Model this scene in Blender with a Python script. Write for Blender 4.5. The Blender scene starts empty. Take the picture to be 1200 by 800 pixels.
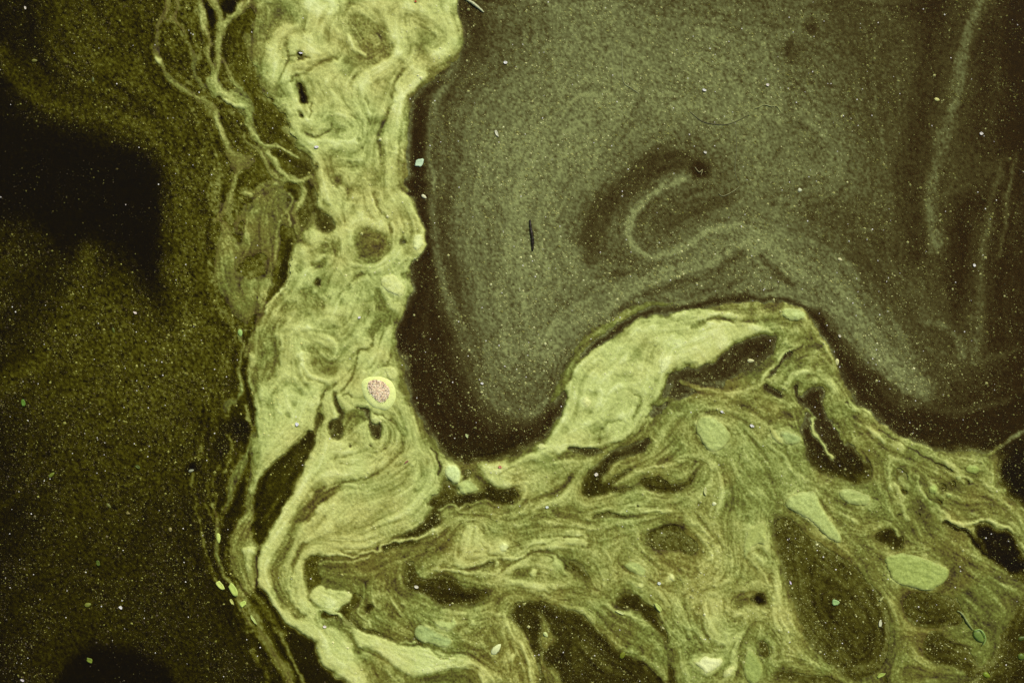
import bpy, math, random
import numpy as np

# ------------------------------------------------------------------ camera, sky, sun, exposure
scene = bpy.context.scene
PX = 0.002                      # one photo pixel covers 2 mm of pond
CW, CH = 1200, 800              # the stretch of pond in view, in those pixels
def WX(x): return (np.asarray(x, dtype=float) - 600.0) * PX
def WY(y): return (400.0 - np.asarray(y, dtype=float)) * PX

cam_data = bpy.data.cameras.new("camera")
cam_data.lens = 50.0
cam_data.sensor_width = 36.0
cam_data.clip_start = 0.05
cam_data.clip_end = 500.0
cam = bpy.data.objects.new("camera", cam_data)
scene.collection.objects.link(cam)
cam.location = (0.0, 0.0, CW * PX * 50.0 / 36.0)
cam.rotation_euler = (0.0, 0.0, 0.0)
scene.camera = cam

SUN_ELEV, SUN_AZ = math.radians(48), math.radians(28)     # azimuth clockwise from +Y (top of picture)
world = bpy.data.worlds.new("World")
scene.world = world
world.use_nodes = True
wn = world.node_tree.nodes; wl = world.node_tree.links
wn.clear()
w_out = wn.new("ShaderNodeOutputWorld"); w_bg = wn.new("ShaderNodeBackground"); w_sky = wn.new("ShaderNodeTexSky")
w_sky.sky_type = 'NISHITA'; w_sky.sun_disc = False
w_sky.sun_elevation = SUN_ELEV; w_sky.sun_rotation = SUN_AZ
w_sky.air_density = 1.0; w_sky.dust_density = 2.0
w_bg.inputs['Strength'].default_value = 0.07
wl.new(w_sky.outputs[0], w_bg.inputs[0]); wl.new(w_bg.outputs[0], w_out.inputs[0])

sun_data = bpy.data.lights.new("sun", 'SUN')
sun_data.energy = 3.2; sun_data.angle = math.radians(2.0); sun_data.color = (1.0, 0.96, 0.88)
sun = bpy.data.objects.new("sun", sun_data)
scene.collection.objects.link(sun)
sun.rotation_euler = (math.pi / 2 - SUN_ELEV, 0.0, -SUN_AZ + math.pi)   # shines from azimuth SUN_AZ
from mathutils import Vector
_d = Vector((math.sin(SUN_AZ) * math.cos(SUN_ELEV), math.cos(SUN_AZ) * math.cos(SUN_ELEV), math.sin(SUN_ELEV)))
sun.rotation_euler = (-_d).to_track_quat('-Z', 'Y').to_euler()
sun.location = (0.5, 1.0, 3.0)

scene.render.engine = 'CYCLES'
scene.view_settings.view_transform = 'Standard'
scene.view_settings.look = 'None'
scene.view_settings.exposure = 0.0
scene.view_settings.gamma = 1.0
scene.view_settings.use_curve_mapping = False

rng = np.random.default_rng(7)
random.seed(7)
C = scene.collection
GAIN = np.array([1.0, 1.0, 1.0])      # base colour per photographed colour

# ------------------------------------------------------------------ numpy field helpers
def gauss(a, s):
    """periodic gaussian blur"""
    fy = np.fft.fftfreq(a.shape[0])[:, None]; fx = np.fft.rfftfreq(a.shape[1])[None, :]
    k = np.exp(-2 * (math.pi * s) ** 2 * (fx * fx + fy * fy))
    return np.fft.irfft2(np.fft.rfft2(a) * k, s=a.shape)
def noise(shape, s, seed):
    n = gauss(np.random.default_rng(seed).standard_normal(shape), s)
    return n / (n.std() + 1e-9)
def box3(m, s):
    """cheap local blur of a small mask"""
    r = max(1, int(round(s * 1.0)))
    for ax in (0, 1):
        for _ in range(2):
            p = np.pad(m, [(r + 1, r) if i == ax else (0, 0) for i in (0, 1)], mode='edge')
            c = np.cumsum(p, axis=ax)
            n = 2 * r + 1
            m = (c[n:, :] - c[:-n, :]) / n if ax == 0 else (c[:, n:] - c[:, :-n]) / n
    return m
def pts_of(s):
    return np.array([[float(v) for v in p.split(',')] for p in s.split()])
def smooth(P, closed, step=3.0):
    """Catmull-Rom through the points"""
    n = len(P); out = []
    for i in range(n if closed else n - 1):
        if closed:
            a, b, c, d = P[(i - 1) % n], P[i], P[(i + 1) % n], P[(i + 2) % n]
        else:
            a, b, c, d = P[max(i - 1, 0)], P[i], P[i + 1], P[min(i + 2, n - 1)]
        k = max(1, int(np.hypot(*(c - b)) / step))
        t = (np.arange(k) / k)[:, None]
        out.append(0.5 * ((2 * b) + (c - a) * t + (2 * a - 5 * b + 4 * c - d) * t ** 2 + (3 * b - a - 3 * c + d) * t ** 3))
    if not closed: out.append(P[-1:])
    return np.vstack(out)
def inside(P, X, Y):
    m = np.zeros(X.shape, bool)
    x0, y0 = P[-1]
    for x1, y1 in P:
        if y0 != y1:
            m ^= ((y1 > Y) != (y0 > Y)) & (X < (x0 - x1) * (Y - y1) / (y0 - y1) + x1)
        x0, y0 = x1, y1
    return m

PAD = 16                                   # painted margin round the frame
H, W = CH + 2 * PAD, CW + 2 * PAD
D = np.zeros((H, W))
YY, XX = np.mgrid[0:H, 0:W].astype(float); XX -= PAD - 0.5; YY -= PAD - 0.5

BOOST = [0, 1, 0, 1]
def put(m, y0, x0, V, a=1.0):
    h, w = m.shape
    if BOOST[0]:
        a = min(1.0, a * BOOST[1]); V = max(BOOST[2], BOOST[0] + (V - BOOST[0]) * BOOST[3])
    D[y0:y0 + h, x0:x0 + w] += (V - D[y0:y0 + h, x0:x0 + w]) * m * a
def bbox(P, pad):
    x0 = int(max(0, P[:, 0].min() - pad + PAD)); x1 = int(min(W, P[:, 0].max() + pad + PAD + 1))
    y0 = int(max(0, P[:, 1].min() - pad + PAD)); y1 = int(min(H, P[:, 1].max() + pad + PAD + 1))
    return x0, x1, y0, y1
def patch(V, soft, s, a=1.0):
    P = smooth(pts_of(s), True)
    x0, x1, y0, y1 = bbox(P, soft * 2 + 3)
    if x1 <= x0 or y1 <= y0: return
    m = inside(P, XX[y0:y1, x0:x1], YY[y0:y1, x0:x1]).astype(float)
    if soft > 0: m = box3(m, soft)
    put(m, y0, x0, V, a)
def strand(V, w, s, a=1.0, soft=None, taper=False):
    P = smooth(pts_of(s), False, 1.2)
    if soft is None and V > .3: w = w * 1.12 + .5
    soft = soft if soft is not None else 0.6 + w * 0.26
    x0, x1, y0, y1 = bbox(P, w + soft * 2 + 2)
    if x1 <= x0 or y1 <= y0: return
    m = np.zeros((y1 - y0, x1 - x0))
    n = len(P)
    for i, (px, py) in enumerate(P):
        ww = w * 0.5
        if taper: ww *= max(0.25, min(1.0, 3.0 * min(i, n - 1 - i) / n))
        R = int(ww + soft * 2 + 2)
        cx, cy = int(px + PAD) - x0, int(py + PAD) - y0
        a0, a1, b0, b1 = max(0, cx - R), min(x1 - x0, cx + R + 1), max(0, cy - R), min(y1 - y0, cy + R + 1)
        if a1 <= a0 or b1 <= b0: continue
        d = np.hypot(XX[y0 + b0:y0 + b1, x0 + a0:x0 + a1] - px, YY[y0 + b0:y0 + b1, x0 + a0:x0 + a1] - py)
        v = np.clip((ww + soft - d) / (2 * soft), 0, 1); v = v * v * (3 - 2 * v)
        m[b0:b1, a0:a1] = np.maximum(m[b0:b1, a0:a1], v)
    put(m, y0, x0, V, a)
def blob(V, r, x, y, soft=None, a=1.0):
    soft = soft if soft is not None else max(1.0, r * 0.4)
    R = int(r + soft * 2 + 2)
    x0, x1, y0, y1 = bbox(np.array([[x, y]], float), R)
    if x1 <= x0 or y1 <= y0: return
    d = np.hypot(XX[y0:y1, x0:x1] - x, YY[y0:y1, x0:x1] - y)
    v = np.clip((r + soft - d) / (2 * soft), 0, 1)
    put(v * v * (3 - 2 * v), y0, x0, V, a)

# ------------------------------------------------------------------ how much scum lies where, relief shade painted into the amounts
# thin film drifting on the open water: amounts at stations, corners darkened like lens falloff
FILM = """
0: 0 .06 50 .10 100 .18 150 .17 200 .15 250 .2 320 .4 560 .2 600 .36 700 .38 800 .29 900 .27 1000 .22 1100 .13 1130 .15 1150 .26 1190 .08
50: 0 .05 50 .10 100 .18 150 .17 200 .14 250 .2 320 .4 540 .13 570 .2 600 .35 700 .42 800 .42 900 .38 950 .28 1050 .2 1110 .12 1135 .26 1165 .13 1195 .05
100: 0 .04 50 .14 100 .2 150 .2 200 .2 250 .24 320 .3 500 .13 540 .3 600 .4 700 .43 800 .42 870 .42 950 .34 1050 .26 1100 .14 1125 .26 1170 .18 1195 .08
150: 0 .03 50 .05 100 .08 150 .18 200 .21 250 .24 300 .2 480 .12 520 .36 600 .42 700 .45 780 .4 850 .42 950 .36 1050 .25 1090 .16 1120 .23 1170 .14 1195 .05
200: 0 .04 50 .03 100 .03 150 .04 190 .05 215 .22 250 .22 300 .24 485 .12 510 .36 600 .44 700 .43 745 .3 820 .24 850 .38 950 .38 1050 .28 1085 .16 1110 .27 1150 .18 1190 .1
250: 0 .05 50 .04 100 .04 150 .03 185 .04 210 .2 250 .23 300 .3 490 .14 520 .28 570 .42 650 .43 700 .3 740 .33 800 .26 870 .36 950 .33 1040 .26 1095 .28 1120 .18 1140 .1 1180 .17
300: 0 .13 30 .13 60 .06 100 .12 150 .05 190 .05 220 .2 260 .26 500 .18 520 .23 560 .42 650 .44 720 .3 760 .36 820 .34 900 .4 960 .3 1040 .22 1095 .26 1130 .11 1155 .24 1190 .08
350: 0 .1 50 .06 90 .17 130 .18 175 .08 220 .2 270 .22 480 .13 510 .24 550 .34 600 .44 700 .4 780 .34 850 .27 900 .4 960 .38 1050 .23 1100 .18 1130 .13 1150 .22 1190 .1
400: 0 .07 40 .12 80 .19 150 .21 200 .22 250 .19 480 .12 520 .2 560 .36 600 .42 650 .4 690 .3 960 .15 1000 .36 1060 .26 1110 .31 1150 .2 1190 .1
450: 0 .11 50 .13 100 .18 150 .2 220 .21 260 .14 490 .11 530 .19 570 .38 620 .4 650 .25 980 .11 1020 .15 1050 .32 1100 .22 1140 .18 1180 .1
500: 0 .07 50 .12 100 .15 150 .17 200 .19 250 .14 510 .12 550 .17 600 .2 640 .13 1030 .11 1100 .1 1150 .08 1190 .08
550: 0 .07 50 .11 100 .14 150 .15 200 .15 250 .12 560 .13 1190 .08
600: 0 .07 100 .13 200 .12 250 .1
650: 0 .06 100 .12 200 .09 250 .08
700: 0 .05 100 .12 200 .09 250 .07 300 .2
750: 0 .05 80 .07 180 .1 250 .07 320 .1
800: 0 .05 100 .03 170 .03 220 .06 300 .06 360 .08
"""
num = np.full((H, W), 1e-6) * 0.3; den = np.full((H, W), 1e-6)
for line in FILM.strip().split('\n'):
    yy, rest = line.split(':'); yy = float(yy); v = [float(q) for q in rest.split()]
    for x, d in zip(v[0::2], v[1::2]):
        x0, x1, y0, y1 = bbox(np.array([[x, yy]]), 150)
        g = np.exp(-((XX[y0:y1, x0:x1] - x) ** 2 + ((YY[y0:y1, x0:x1] - yy)) ** 2) / (2 * 27.0 ** 2)) + 1e-5 * np.exp(-np.hypot(XX[y0:y1, x0:x1] - x, YY[y0:y1, x0:x1] - yy) / 30)
        num[y0:y1, x0:x1] += g * d; den[y0:y1, x0:x1] += g
D[:] = num / den
D *= 1 + .03 * np.clip((XX - 400) / 200, 0, 1) * np.clip((500 - YY) / 200, 0, 1) * np.clip((1150 - XX) / 300, 0, 1) + .04 * np.clip((330 - XX) / 100, 0, 1) * np.clip((D - .06) / .06, 0, 1)

# --- film: left side
BOOST[:] = [.15, 1.1, .03, 1.05]
patch(.035, 10, "-20,170 40,152 90,160 150,172 188,198 198,232 195,290 188,330 190,360 182,362 166,330 155,300 135,285 115,272 95,290 70,300 60,270 20,250 -20,240", .85)
strand(.19, 22, "-10,455 40,430 75,385 95,335 105,295", .7, 10)
patch(.19, 10, "110,380 120,345 145,325 165,345 185,380 150,400", .6)
patch(.12, 22, "30,640 240,640 268,700 300,800 230,830 30,830", .75)
patch(.01, 5, "72,790 85,768 115,756 150,757 185,772 203,792 215,830 60,830")
strand(.05, 10, "35,0 32,30 40,60 62,90", .6, 5)
strand(.2, 6, "70,5 60,45 80,70 120,80", .5, 4)
strand(.08, 6, "60,85 110,90 150,110 190,140", .5, 4)
strand(.24, 16, "0,60 40,110 100,135 160,150 205,185 220,240 215,330", .5, 9)
strand(.1, 7, "50,40 75,95 130,120 180,135", .5, 5); strand(.22, 7, "75,20 95,60 140,75 190,70", .5, 5); strand(.1, 6, "110,0 130,40 170,60", .4, 4)
strand(.24, 26, "210,200 205,280 215,360 240,420 245,470", .5, 14)
strand(.22, 30, "60,470 130,420 200,410 250,430", .4, 16); strand(.12, 10, "150,0 165,50 200,105 235,160", .4, 6)
strand(.2, 6, "0,600 60,540 130,500 200,500", .3, 5); strand(.19, 8, "130,640 190,560 215,500", .3, 6)
# --- film: right side
BOOST[:] = [.34, 1.3, .10, 1.2]
patch(.13, 8, "541,5 550,45 548,62 525,85 500,110 500,170 502,220 508,260 512,330 505,350 492,330 488,300 497,280 490,240 470,220 466,150 478,108 520,70 535,50 530,15", .85)
patch(.125, 12, "486,330 512,350 528,400 545,450 570,490 600,505 640,490 668,455 660,490 640,515 610,532 570,541 540,535 505,505 488,470 470,430 468,390", .9)
strand(.44, 9, "538,70 515,110 504,150 501,195 507,235 511,290 530,350 550,400 562,440 578,470 600,484 632,476 655,455 680,420", .5, 6)
strand(.45, 1.6, "503,180 503,200 507,225 511,250", .5)
strand(.23, 14, "516,230 522,290 535,330 550,390 560,440", .5, 8)
strand(.17, 20, "490,330 498,380 512,430 530,480", .5, 9)
strand(.36, 3, "545,330 575,365 600,400 615,430", .5, 3)
patch(.29, 26, "690,300 700,245 735,205 785,172 830,180 850,215 840,250 800,268 755,312 705,318", .75)
patch(.25, 26, "930,235 1000,240 1075,280 1110,370 1060,405 1005,330 950,285", .65)
patch(.26, 22, "960,20 1060,10 1110,80 1080,180 1010,160 960,90", .5)
strand(.46, 26, "640,400 700,362 770,335 830,305 880,282", .5, 14); strand(.43, 26, "890,285 950,315 1000,360 1040,415 1080,455", .6, 12); strand(.19, 4, "905,300 955,325 1000,370 1035,425", .6, 4); strand(.2, 4, "925,292 975,315 1020,360 1055,410", .5, 4); strand(.2, 4, "955,345 990,390 1030,440", .5, 4)
strand(.4, 5, "700,338 760,322 820,300 870,278", .5, 4); strand(.42, 4, "680,380 740,350 800,330 850,305 885,282", .5, 3); strand(.24, 5, "720,360 780,340 840,318 880,295", .5, 4)
strand(.43, 4, "900,285 950,300 1000,335 1040,385 1070,425", .5, 4); strand(.25, 5, "915,310 960,335 1000,375 1030,415", .5, 4); strand(.42, 4, "930,335 970,365 1005,410 1040,445 1090,470", .5, 4); strand(.2, 5, "970,385 1000,420 1040,455", .5, 5)
strand(.2, 18, "690,300 690,265 715,228 750,200 795,182 825,195", .7, 12)
strand(.22, 14, "695,285 705,258 730,232 760,205 790,190 820,198", .7, 9)
strand(.23, 14, "770,262 800,248 830,240 850,232", .55, 8)
blob(.14, 10, 820, 200, 6)
strand(.48, 9, "800,208 770,225 748,243 737,262 738,282 752,296 775,299 800,288 825,275 850,268 880,267", .7, 4)
strand(.43, 10, "850,268 890,270 930,280 970,296 1005,325 1040,365 1060,400", .55, 6)
strand(.4, 20, "600,120 560,180 545,260 560,340 590,420", .4, 12); strand(.46, 16, "640,150 600,230 600,320 620,400", .4, 12)
strand(.28, 6, "575,250 590,320 610,380", .4, 5); strand(.48, 10, "680,300 660,360 640,420", .3, 8)
strand(.24, 18, "1010,330 1060,370 1100,395", .5, 10)
strand(.24, 8, "700,325 740,318 780,312 830,298 870,280", .5, 5)
strand(.46, 14, "650,375 700,350 750,330 800,312 850,290 885,276", .5, 7)
strand(.24, 8, "760,345 800,330 840,315 870,300", .55, 5)
strand(.46, 22, "885,290 920,310 955,325 985,355 1010,390 1035,425 1060,445", .6, 10)
strand(.22, 7, "895,300 910,318 930,335", .7, 5)
strand(.22, 14, "1000,300 1040,330 1080,370 1110,400", .5, 9)
strand(.16, 6, "662,462 672,435 690,410 715,388 745,372 760,365 800,360 850,352 905,352 940,361 958,376", .9, 4)
strand(.14, 14, "955,372 968,392 985,425 1010,450", .8, 6)
patch(.11, 12, "955,378 972,390 995,425 1030,455 1060,478 1100,488 1150,492 1210,470 1210,505 1185,522 1150,527 1110,525 1075,517 1045,500 1015,475 990,455 970,420", .95)
strand(.27, 6, "1060,470 1100,482 1150,478 1200,455", .4, 5)
strand(.15, 26, "1085,-5 1092,60 1078,150 1068,230 1075,300", .5, 16); strand(.11, 18, "1160,30 1150,100 1140,160", .4, 12); strand(.1, 16, "1126,250 1124,300 1122,350 1118,400", .5, 10); strand(.1, 16, "1178,260 1172,340 1168,400", .5, 10)
strand(.36, 12, "1153,-5 1138,30 1128,60 1122,95 1110,140 1098,185 1090,225 1092,260 1097,295", .6, 5)
strand(.36, 7, "1090,225 1093,262 1096,292", .55, 6)
strand(.36, 6, "1172,200 1160,245 1154,285 1150,330 1146,375 1143,415 1143,428", .55, 6)
strand(.3, 4, "1190,180 1180,240 1170,300", .6, 3)
strand(.28, 7, "1090,232 1115,226 1150,205 1180,185", .4, 7)
strand(.12, 16, "1122,265 1135,240 1160,235", .5, 14)
strand(.13, 18, "1118,340 1122,305 1128,275", .5, 14)
strand(.3, 5, "1075,425 1110,427 1145,424 1190,410", .5, 6)
strand(.36, 10, "1085,372 1105,378 1120,392 1130,415", .5, 8)
strand(.07, 25, "1195,0 1190,60 1195,120 1200,180", .6, 12)
blob(.18, 8, 953, 34, 5, .7); blob(.18, 12, 930, 60, 8, .5); blob(.2, 10, 1040, 60, 8, .4)

BOOST[0] = 0
# --- tall column
strand(.42, 12, "520,0 534,25 543,50 520,78 492,100 478,125 473,170 474,205", .8, 6)
strand(.44, 14, "468,420 474,455 488,488 505,515 525,538 560,545 600,538 640,515 655,495", .8, 6)
strand(.4, 8, "300,40 302,80 312,115 335,140 348,170", .6, 4)
patch(.74, 2.5, "515,-20 530,18 541,48 537,60 515,75 490,95 478,110 470,130 467,170 466,200 473,225 487,240 494,265 495,285 488,300 482,322 484,335 475,350 470,370 461,395 463,420 470,450 480,480 490,495 500,515 512,530 530,546 520,560 500,600 440,640 372,652 350,690 362,716 420,738 470,756 505,760 540,775 590,800 600,830 440,830 409,791 391,782 378,772 375,758 374,749 364,740 347,733 336,729 329,712 318,697 308,685 305,665 306,645 312,638 306,600 300,560 300,500 297,450 296,420 298,395 306,375 318,358 330,342 339,322 345,290 360,275 374,240 374,205 366,182 352,174 343,160 337,140 328,124 313,114 305,95 303,70 300,40 305,15 318,-20")
patch(.56, 4, "318,-15 303,20 299,45 303,75 305,95 318,118 330,128 338,112 322,90 315,60 325,38 345,22 358,0 355,-15")
patch(.9, 2, "357,-10 385,-10 392,15 380,28 378,45 366,40 360,25")
patch(.86, 4, "340,52 360,36 390,50 397,60 385,75 368,72 350,82 335,97 320,100 315,85 326,70")
strand(.5, 2.2, "397,62 385,72 370,78 362,85 350,89 338,98")
strand(.55, 1.8, "337,50 336,60 338,70 330,85 326,96")
strand(.55, 1.8, "398,0 397,20 402,40 400,62 392,70")
strand(.58, 2.0, "345,10 350,22 356,28 352,36")
patch(.58, 3, "338,18 352,10 356,24 345,32 336,30")
patch(.52, 6, "405,12 425,20 445,28 455,40 463,55 465,68 455,76 440,76 424,75 415,60 413,45 405,30")
strand(.6, 9, "410,0 404,30 406,60 400,85", .7)
strand(.82, 3, "411,40 413,52 420,60 428,63")
strand(.5, 2, "418,64 430,70 445,74 460,70")
patch(.74, 5, "490,35 505,32 520,40 526,52 515,66 500,70 488,62 484,48")
strand(.9, 8, "478,5 500,12 518,28 530,48 520,60 508,64")
strand(.9, 9, "470,10 466,30 470,50 462,68 448,78 432,86 425,98 430,115 438,130")
strand(.62, 3, "500,68 503,78 490,90 478,104", .8); strand(.6, 5, "533,62 515,80 500,88", .6)
strand(.46, 3.4, "472,84 463,103 458,122 451,142 447,168 448,195 452,212")
strand(.9, 6, "495,86 480,106 469,122 464,150 460,180 457,205 458,225 465,245")
strand(.56, 4, "480,112 474,140 471,170 470,205 478,225", .8)
strand(.5, 1.5, "420,85 412,100 415,118 425,130 435,142", .8)
strand(.52, 1.5, "428,115 434,125 440,130", .8)
strand(.58, 1.6, "385,134 405,134 420,139 430,150 432,164 422,176 405,181 385,176", .8)
strand(.62, 1.4, "395,140 412,140 423,148 424,160 416,168", .8)
strand(.6, 1.5, "372,98 380,112 393,122 408,127", .7)
patch(.6, 2, "378,140 398,144 404,153 396,161 385,156 382,148")
strand(.38, 2, "357,157 368,161 378,159 385,154 385,146")
patch(.03, 1, "346,97 353,101 357,110 360,119 354,123 350,112"); patch(.04, .6, "349,132 355,139 355,143 350,138"); strand(.25, 1.6, "363,120 363,130 361,138")
patch(.02, 1, "346,68 350,64 355,65 358,70 352,73 348,71"); strand(.4, 2, "340,70 348,69 362,70")
strand(.55, 1.6, "312,117 330,128 340,148 347,166 362,174 372,184")
strand(.88, 4, "335,152 350,161 365,166 385,166 402,169 417,164")
patch(.5, 1.5, "384,178 395,172 402,173 395,182 390,190 384,186"); blob(.45, 3, 420, 162, 1.5); blob(.4, 3, 393, 155, 2)
patch(.64, 9, "380,190 455,190 465,250 480,310 465,330 440,400 400,430 330,440 310,400 330,350 355,310 385,280", .55)
patch(.62, 5, "385,195 420,190 448,200 450,215 440,225 415,222 398,238 390,230")
blob(.42, 6, 394, 213, 3); blob(.98, 4.5, 391, 224, 2.5); patch(.82, 2, "377,213 392,222 400,230 395,245 383,240 377,228")
strand(.5, 6, "402,236 408,226 418,220", .6)
patch(.2, 2, "372,240 378,248 386,255 393,262 395,270 388,275 377,273 371,262"); patch(.2, 1.5, "351,248 360,243 366,247 362,256 355,258")
patch(.36, 2, "366,211 374,212 373,223 367,221"); patch(.5, 3, "375,280 395,278 400,295 385,300 372,292")
patch(.83, 3, "428,234 438,234 447,247 455,258 461,272 455,288 410,288 404,270 418,250")
patch(.43, 4, "413,276 430,268 445,268 457,276 458,290 450,302 437,307 424,303 416,295")  # shaded underside of the dome, painted dark
strand(.8, 4, "405,268 402,288 408,304 424,313 440,311 456,302 464,290 466,274")
strand(.4, 2.5, "438,229 444,243 452,252 459,262 460,274")
strand(.78, 4, "470,225 480,238 490,254 494,272 493,290 484,304 472,312")
patch(.56, 4, "469,240 478,243 487,260 488,275 478,280 470,270"); blob(.28, 3.5, 472, 284, 2)
patch(.98, 1.5, "486,274 494,274 495,285 489,296 484,290")
strand(.5, 4, "462,318 470,312 480,305", .7); blob(.4, 5, 478, 322, 2)
blob(.2, 4.5, 372.5, 331, 2); patch(.4, 2, "366,302 373,308 382,298 381,311 373,318 367,311"); patch(.5, 4, "356,336 375,342 387,350 382,364 366,356")
strand(.85, 5, "348,300 362,296 372,306 380,300", .6); blob(.95, 3, 346, 308, 1.5); blob(.5, 4, 350, 319, 2)
strand(.48, 3, "424,320 416,328 408,338 399,346"); strand(.5, 2.2, "429,318 435,330 441,344 441,362 438,380")
patch(.42, 2, "441,335 447,341 452,350 456,362 464,369 465,379 455,385 445,390 440,396 431,393 435,380 441,364")
strand(.6, 4, "452,342 459,346 464,353", .7)
strand(.38, 2.2, "437,393 438,401 432,408 422,412 421,424 418,436 415,443 408,451 402,459 396,466")
strand(.42, 2, "396,450 388,455 381,458 377,462"); strand(.36, 2, "376,461 376,470 375,482")
strand(.48, 1.6, "443,395 450,390 447,400 441,412 438,425 430,432", .8); strand(.42, 2.5, "455,423 459,416 462,408"); strand(.42, 2.5, "449,428 453,426 460,428")
strand(.6, 6, "462,400 464,418 468,438", .8)
strand(.9, 4, "371,342 380,347 388,357 395,362", .5); strand(.9, 6, "395,340 392,352 387,362", .6)
# round blister, lit crescent and shaded inside painted in
strand(.92, 4.5, "354,410 355,422 360,434 368,442 378,446 389,443 398,434", .9)
strand(.55, 1.6, "351,408 351,424 357,438 366,446 378,450", .8)
patch(.62, 4, "360,412 372,405 392,408 400,420 396,434 382,440 368,434 360,424"); patch(.5, 2.5, "355,404 368,403 372,410 358,410")
blob(.52, 4, 365, 426, 2)
# green pocket left
patch(.44, 2, "304,395 318,388 325,400 329,411 328,429 324,441 312,450 301,462 295,450 296,432 302,417")
strand(.4, 1.6, "329,400 328,414 329,430"); strand(.62, 5, "302,382 301,400 296,418 294,440 296,456")
patch(.52, 4, "312,366 325,360 340,352 350,358 340,375 325,388 312,390")
# dark lens and channel
patch(.13, 1.2, "365,505 369,513 369,520 362,538 350,566 340,583 330,600 322,626 312,641 306,645 301,632 299,617 297,577 306,560 320,540 340,522 352,511")
strand(.24, 9, "352,530 335,555 322,580 314,612", .5, 6)
patch(.26, 1.2, "372,482 378,483 380,492 377,501 366,508 370,498")
strand(.62, 1.8, "316,460 314,475 320,490 316,505 308,515", .8); blob(.48, 5, 347, 472, 3); blob(.5, 3, 338, 484, 2); strand(.6, 2, "323,497 318,510 310,520", .7)
patch(.2, 1.3, "392,458 397,462 400,472 406,482 402,490 405,500 399,512 391,514 389,506 387,496 388,490 395,486 398,484 394,474")
patch(.4, 2, "404,482 415,477 425,475 432,480 434,492 425,495 412,502 404,506 403,495"); strand(.18, 3.5, "418,476 428,478 433,488 436,500"); patch(.2, 1.3, "436,498 447,498 448,512 442,514 435,508")
blob(.85, 3.2, 399.5, 464); blob(.78, 6, 412, 470); blob(.88, 5, 443, 492); strand(.4, 2, "405,463 410,461 416,464")
strand(.26, 2, "441,485 449,487 455,492 462,496 468,502")
strand(.5, 5, "466,500 472,508 473,520 468,530 460,540 450,549 442,553"); strand(.36, 2.6, "442,553 430,558 415,562 400,565 390,567")
patch(.38, 1.5, "400,562 400,569 395,576 389,584 371,595 371,604 367,612 361,614 345,616 342,611 344,604 352,597 360,589 367,581 365,574 375,566 386,567 392,561")
strand(.2, 2, "370,598 369,606 364,612", .8); strand(.78, 2.5, "380,571 388,568 396,565", .8)
patch(.86, 3, "372,522 392,518 410,520 440,545 425,556 395,560 372,562 352,585 345,575 360,545")
strand(.64, 1.8, "403,537 418,530 438,524 452,517 457,507", .9); strand(.68, 1.6, "428,512 412,519 398,530 394,541", .9); strand(.65, 1.6, "400,543 415,545 425,538", .7)
blob(.25, 1.6, 412, 521, 1); blob(.25, 1.2, 437, 521, .8); blob(.3, 1, 451, 524, .8)
patch(.66, 6, "405,572 440,564 470,548 488,536 500,535 510,545 513,560 505,585 490,605 460,625 440,632 400,642 376,646 368,650 372,625 382,602 398,586")
strand(.84, 8, "497,531 504,545 502,565 492,585 472,600 456,612", .7, 5); strand(.84, 5, "440,561 458,547 475,536 490,528", .8)
patch(.84, 2.5, "372,598 378,594 384,592 395,592 390,600 380,606 372,612")
strand(.6, 2.5, "498,545 495,560 485,578", .6); strand(.8, 10, "420,612 440,598", .4, 6)
patch(.55, 4, "432,620 450,612 470,612 465,624 445,630", .8)
strand(.88, 2.4, "372,650 388,648 405,650 420,649 435,646 445,646 450,638 462,634 478,629 500,622 518,616")
strand(.36, 2.4, "372,652 388,651 405,653 420,652 436,649 447,649", .9)  # shade below the pale lip, painted as a dark line
# ribbons at the lower left
strand(.86, 11, "340,598 326,620 315,640 311,660 314,680 326,700 341,720 356,734 374,744")
strand(.42, 11, "340,634 330,652 324,672 328,692 341,708 354,720")
strand(.44, 7, "346,618 340,628 334,640 328,652")
strand(.72, 3, "353,636 340,652 336,670 338,690 347,706 358,716")
strand(.36, 6, "360,638 348,654 343,672 346,690 355,704 366,714")
strand(.78, 11, "374,644 361,649 353,662 350,680 353,696 361,709 369,717")
strand(.84, 3, "372,640 368,646 363,650")
patch(.25, 1.5, "357,660 362,650 372,646 384,648 380,654 374,660 372,670 373,682 368,686 358,683 356,672")
patch(.4, 3, "376,656 400,657 440,652 465,640 482,640 472,660 470,690 452,702 430,700 412,692 390,690 378,682")
strand(.62, 1.8, "376,658 386,655 400,656 420,655 436,650"); strand(.5, 7, "378,664 382,672 380,682", .5); patch(.3, 4, "382,680 395,682 412,690 408,694 392,690")
patch(.82, 1.2, "364,691 370,687 377,687 383,691 398,692 412,694 412,701 405,706 397,714 387,717 375,713 366,705 362,697")
patch(.68, 2, "393,698 410,697 404,706 396,712"); strand(.5, 1.4, "362,698 365,706 374,714 386,719")
strand(.8, 2.6, "373,716 388,718 400,721 410,727 417,737")
patch(.5, 6, "425,700 470,690 480,720 486,745 470,752 440,740 420,730 408,718", .9)
patch(.87, 1.2, "414,735 424,741 440,744 460,750 480,755 500,759 507,764 517,772 529,771 538,771 536,780 525,782 515,786 501,792 486,793 472,785 460,776 450,770 436,761 420,757 416,748")
strand(.82, 3, "405,728 414,735 425,745"); strand(.3, 1.6, "462,749 478,753 492,756 504,759 510,765 518,773 528,769", .9); strand(.74, 2, "470,750 482,752"); patch(.72, 1.5, "519,767 528,766 531,769 522,772")
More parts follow.
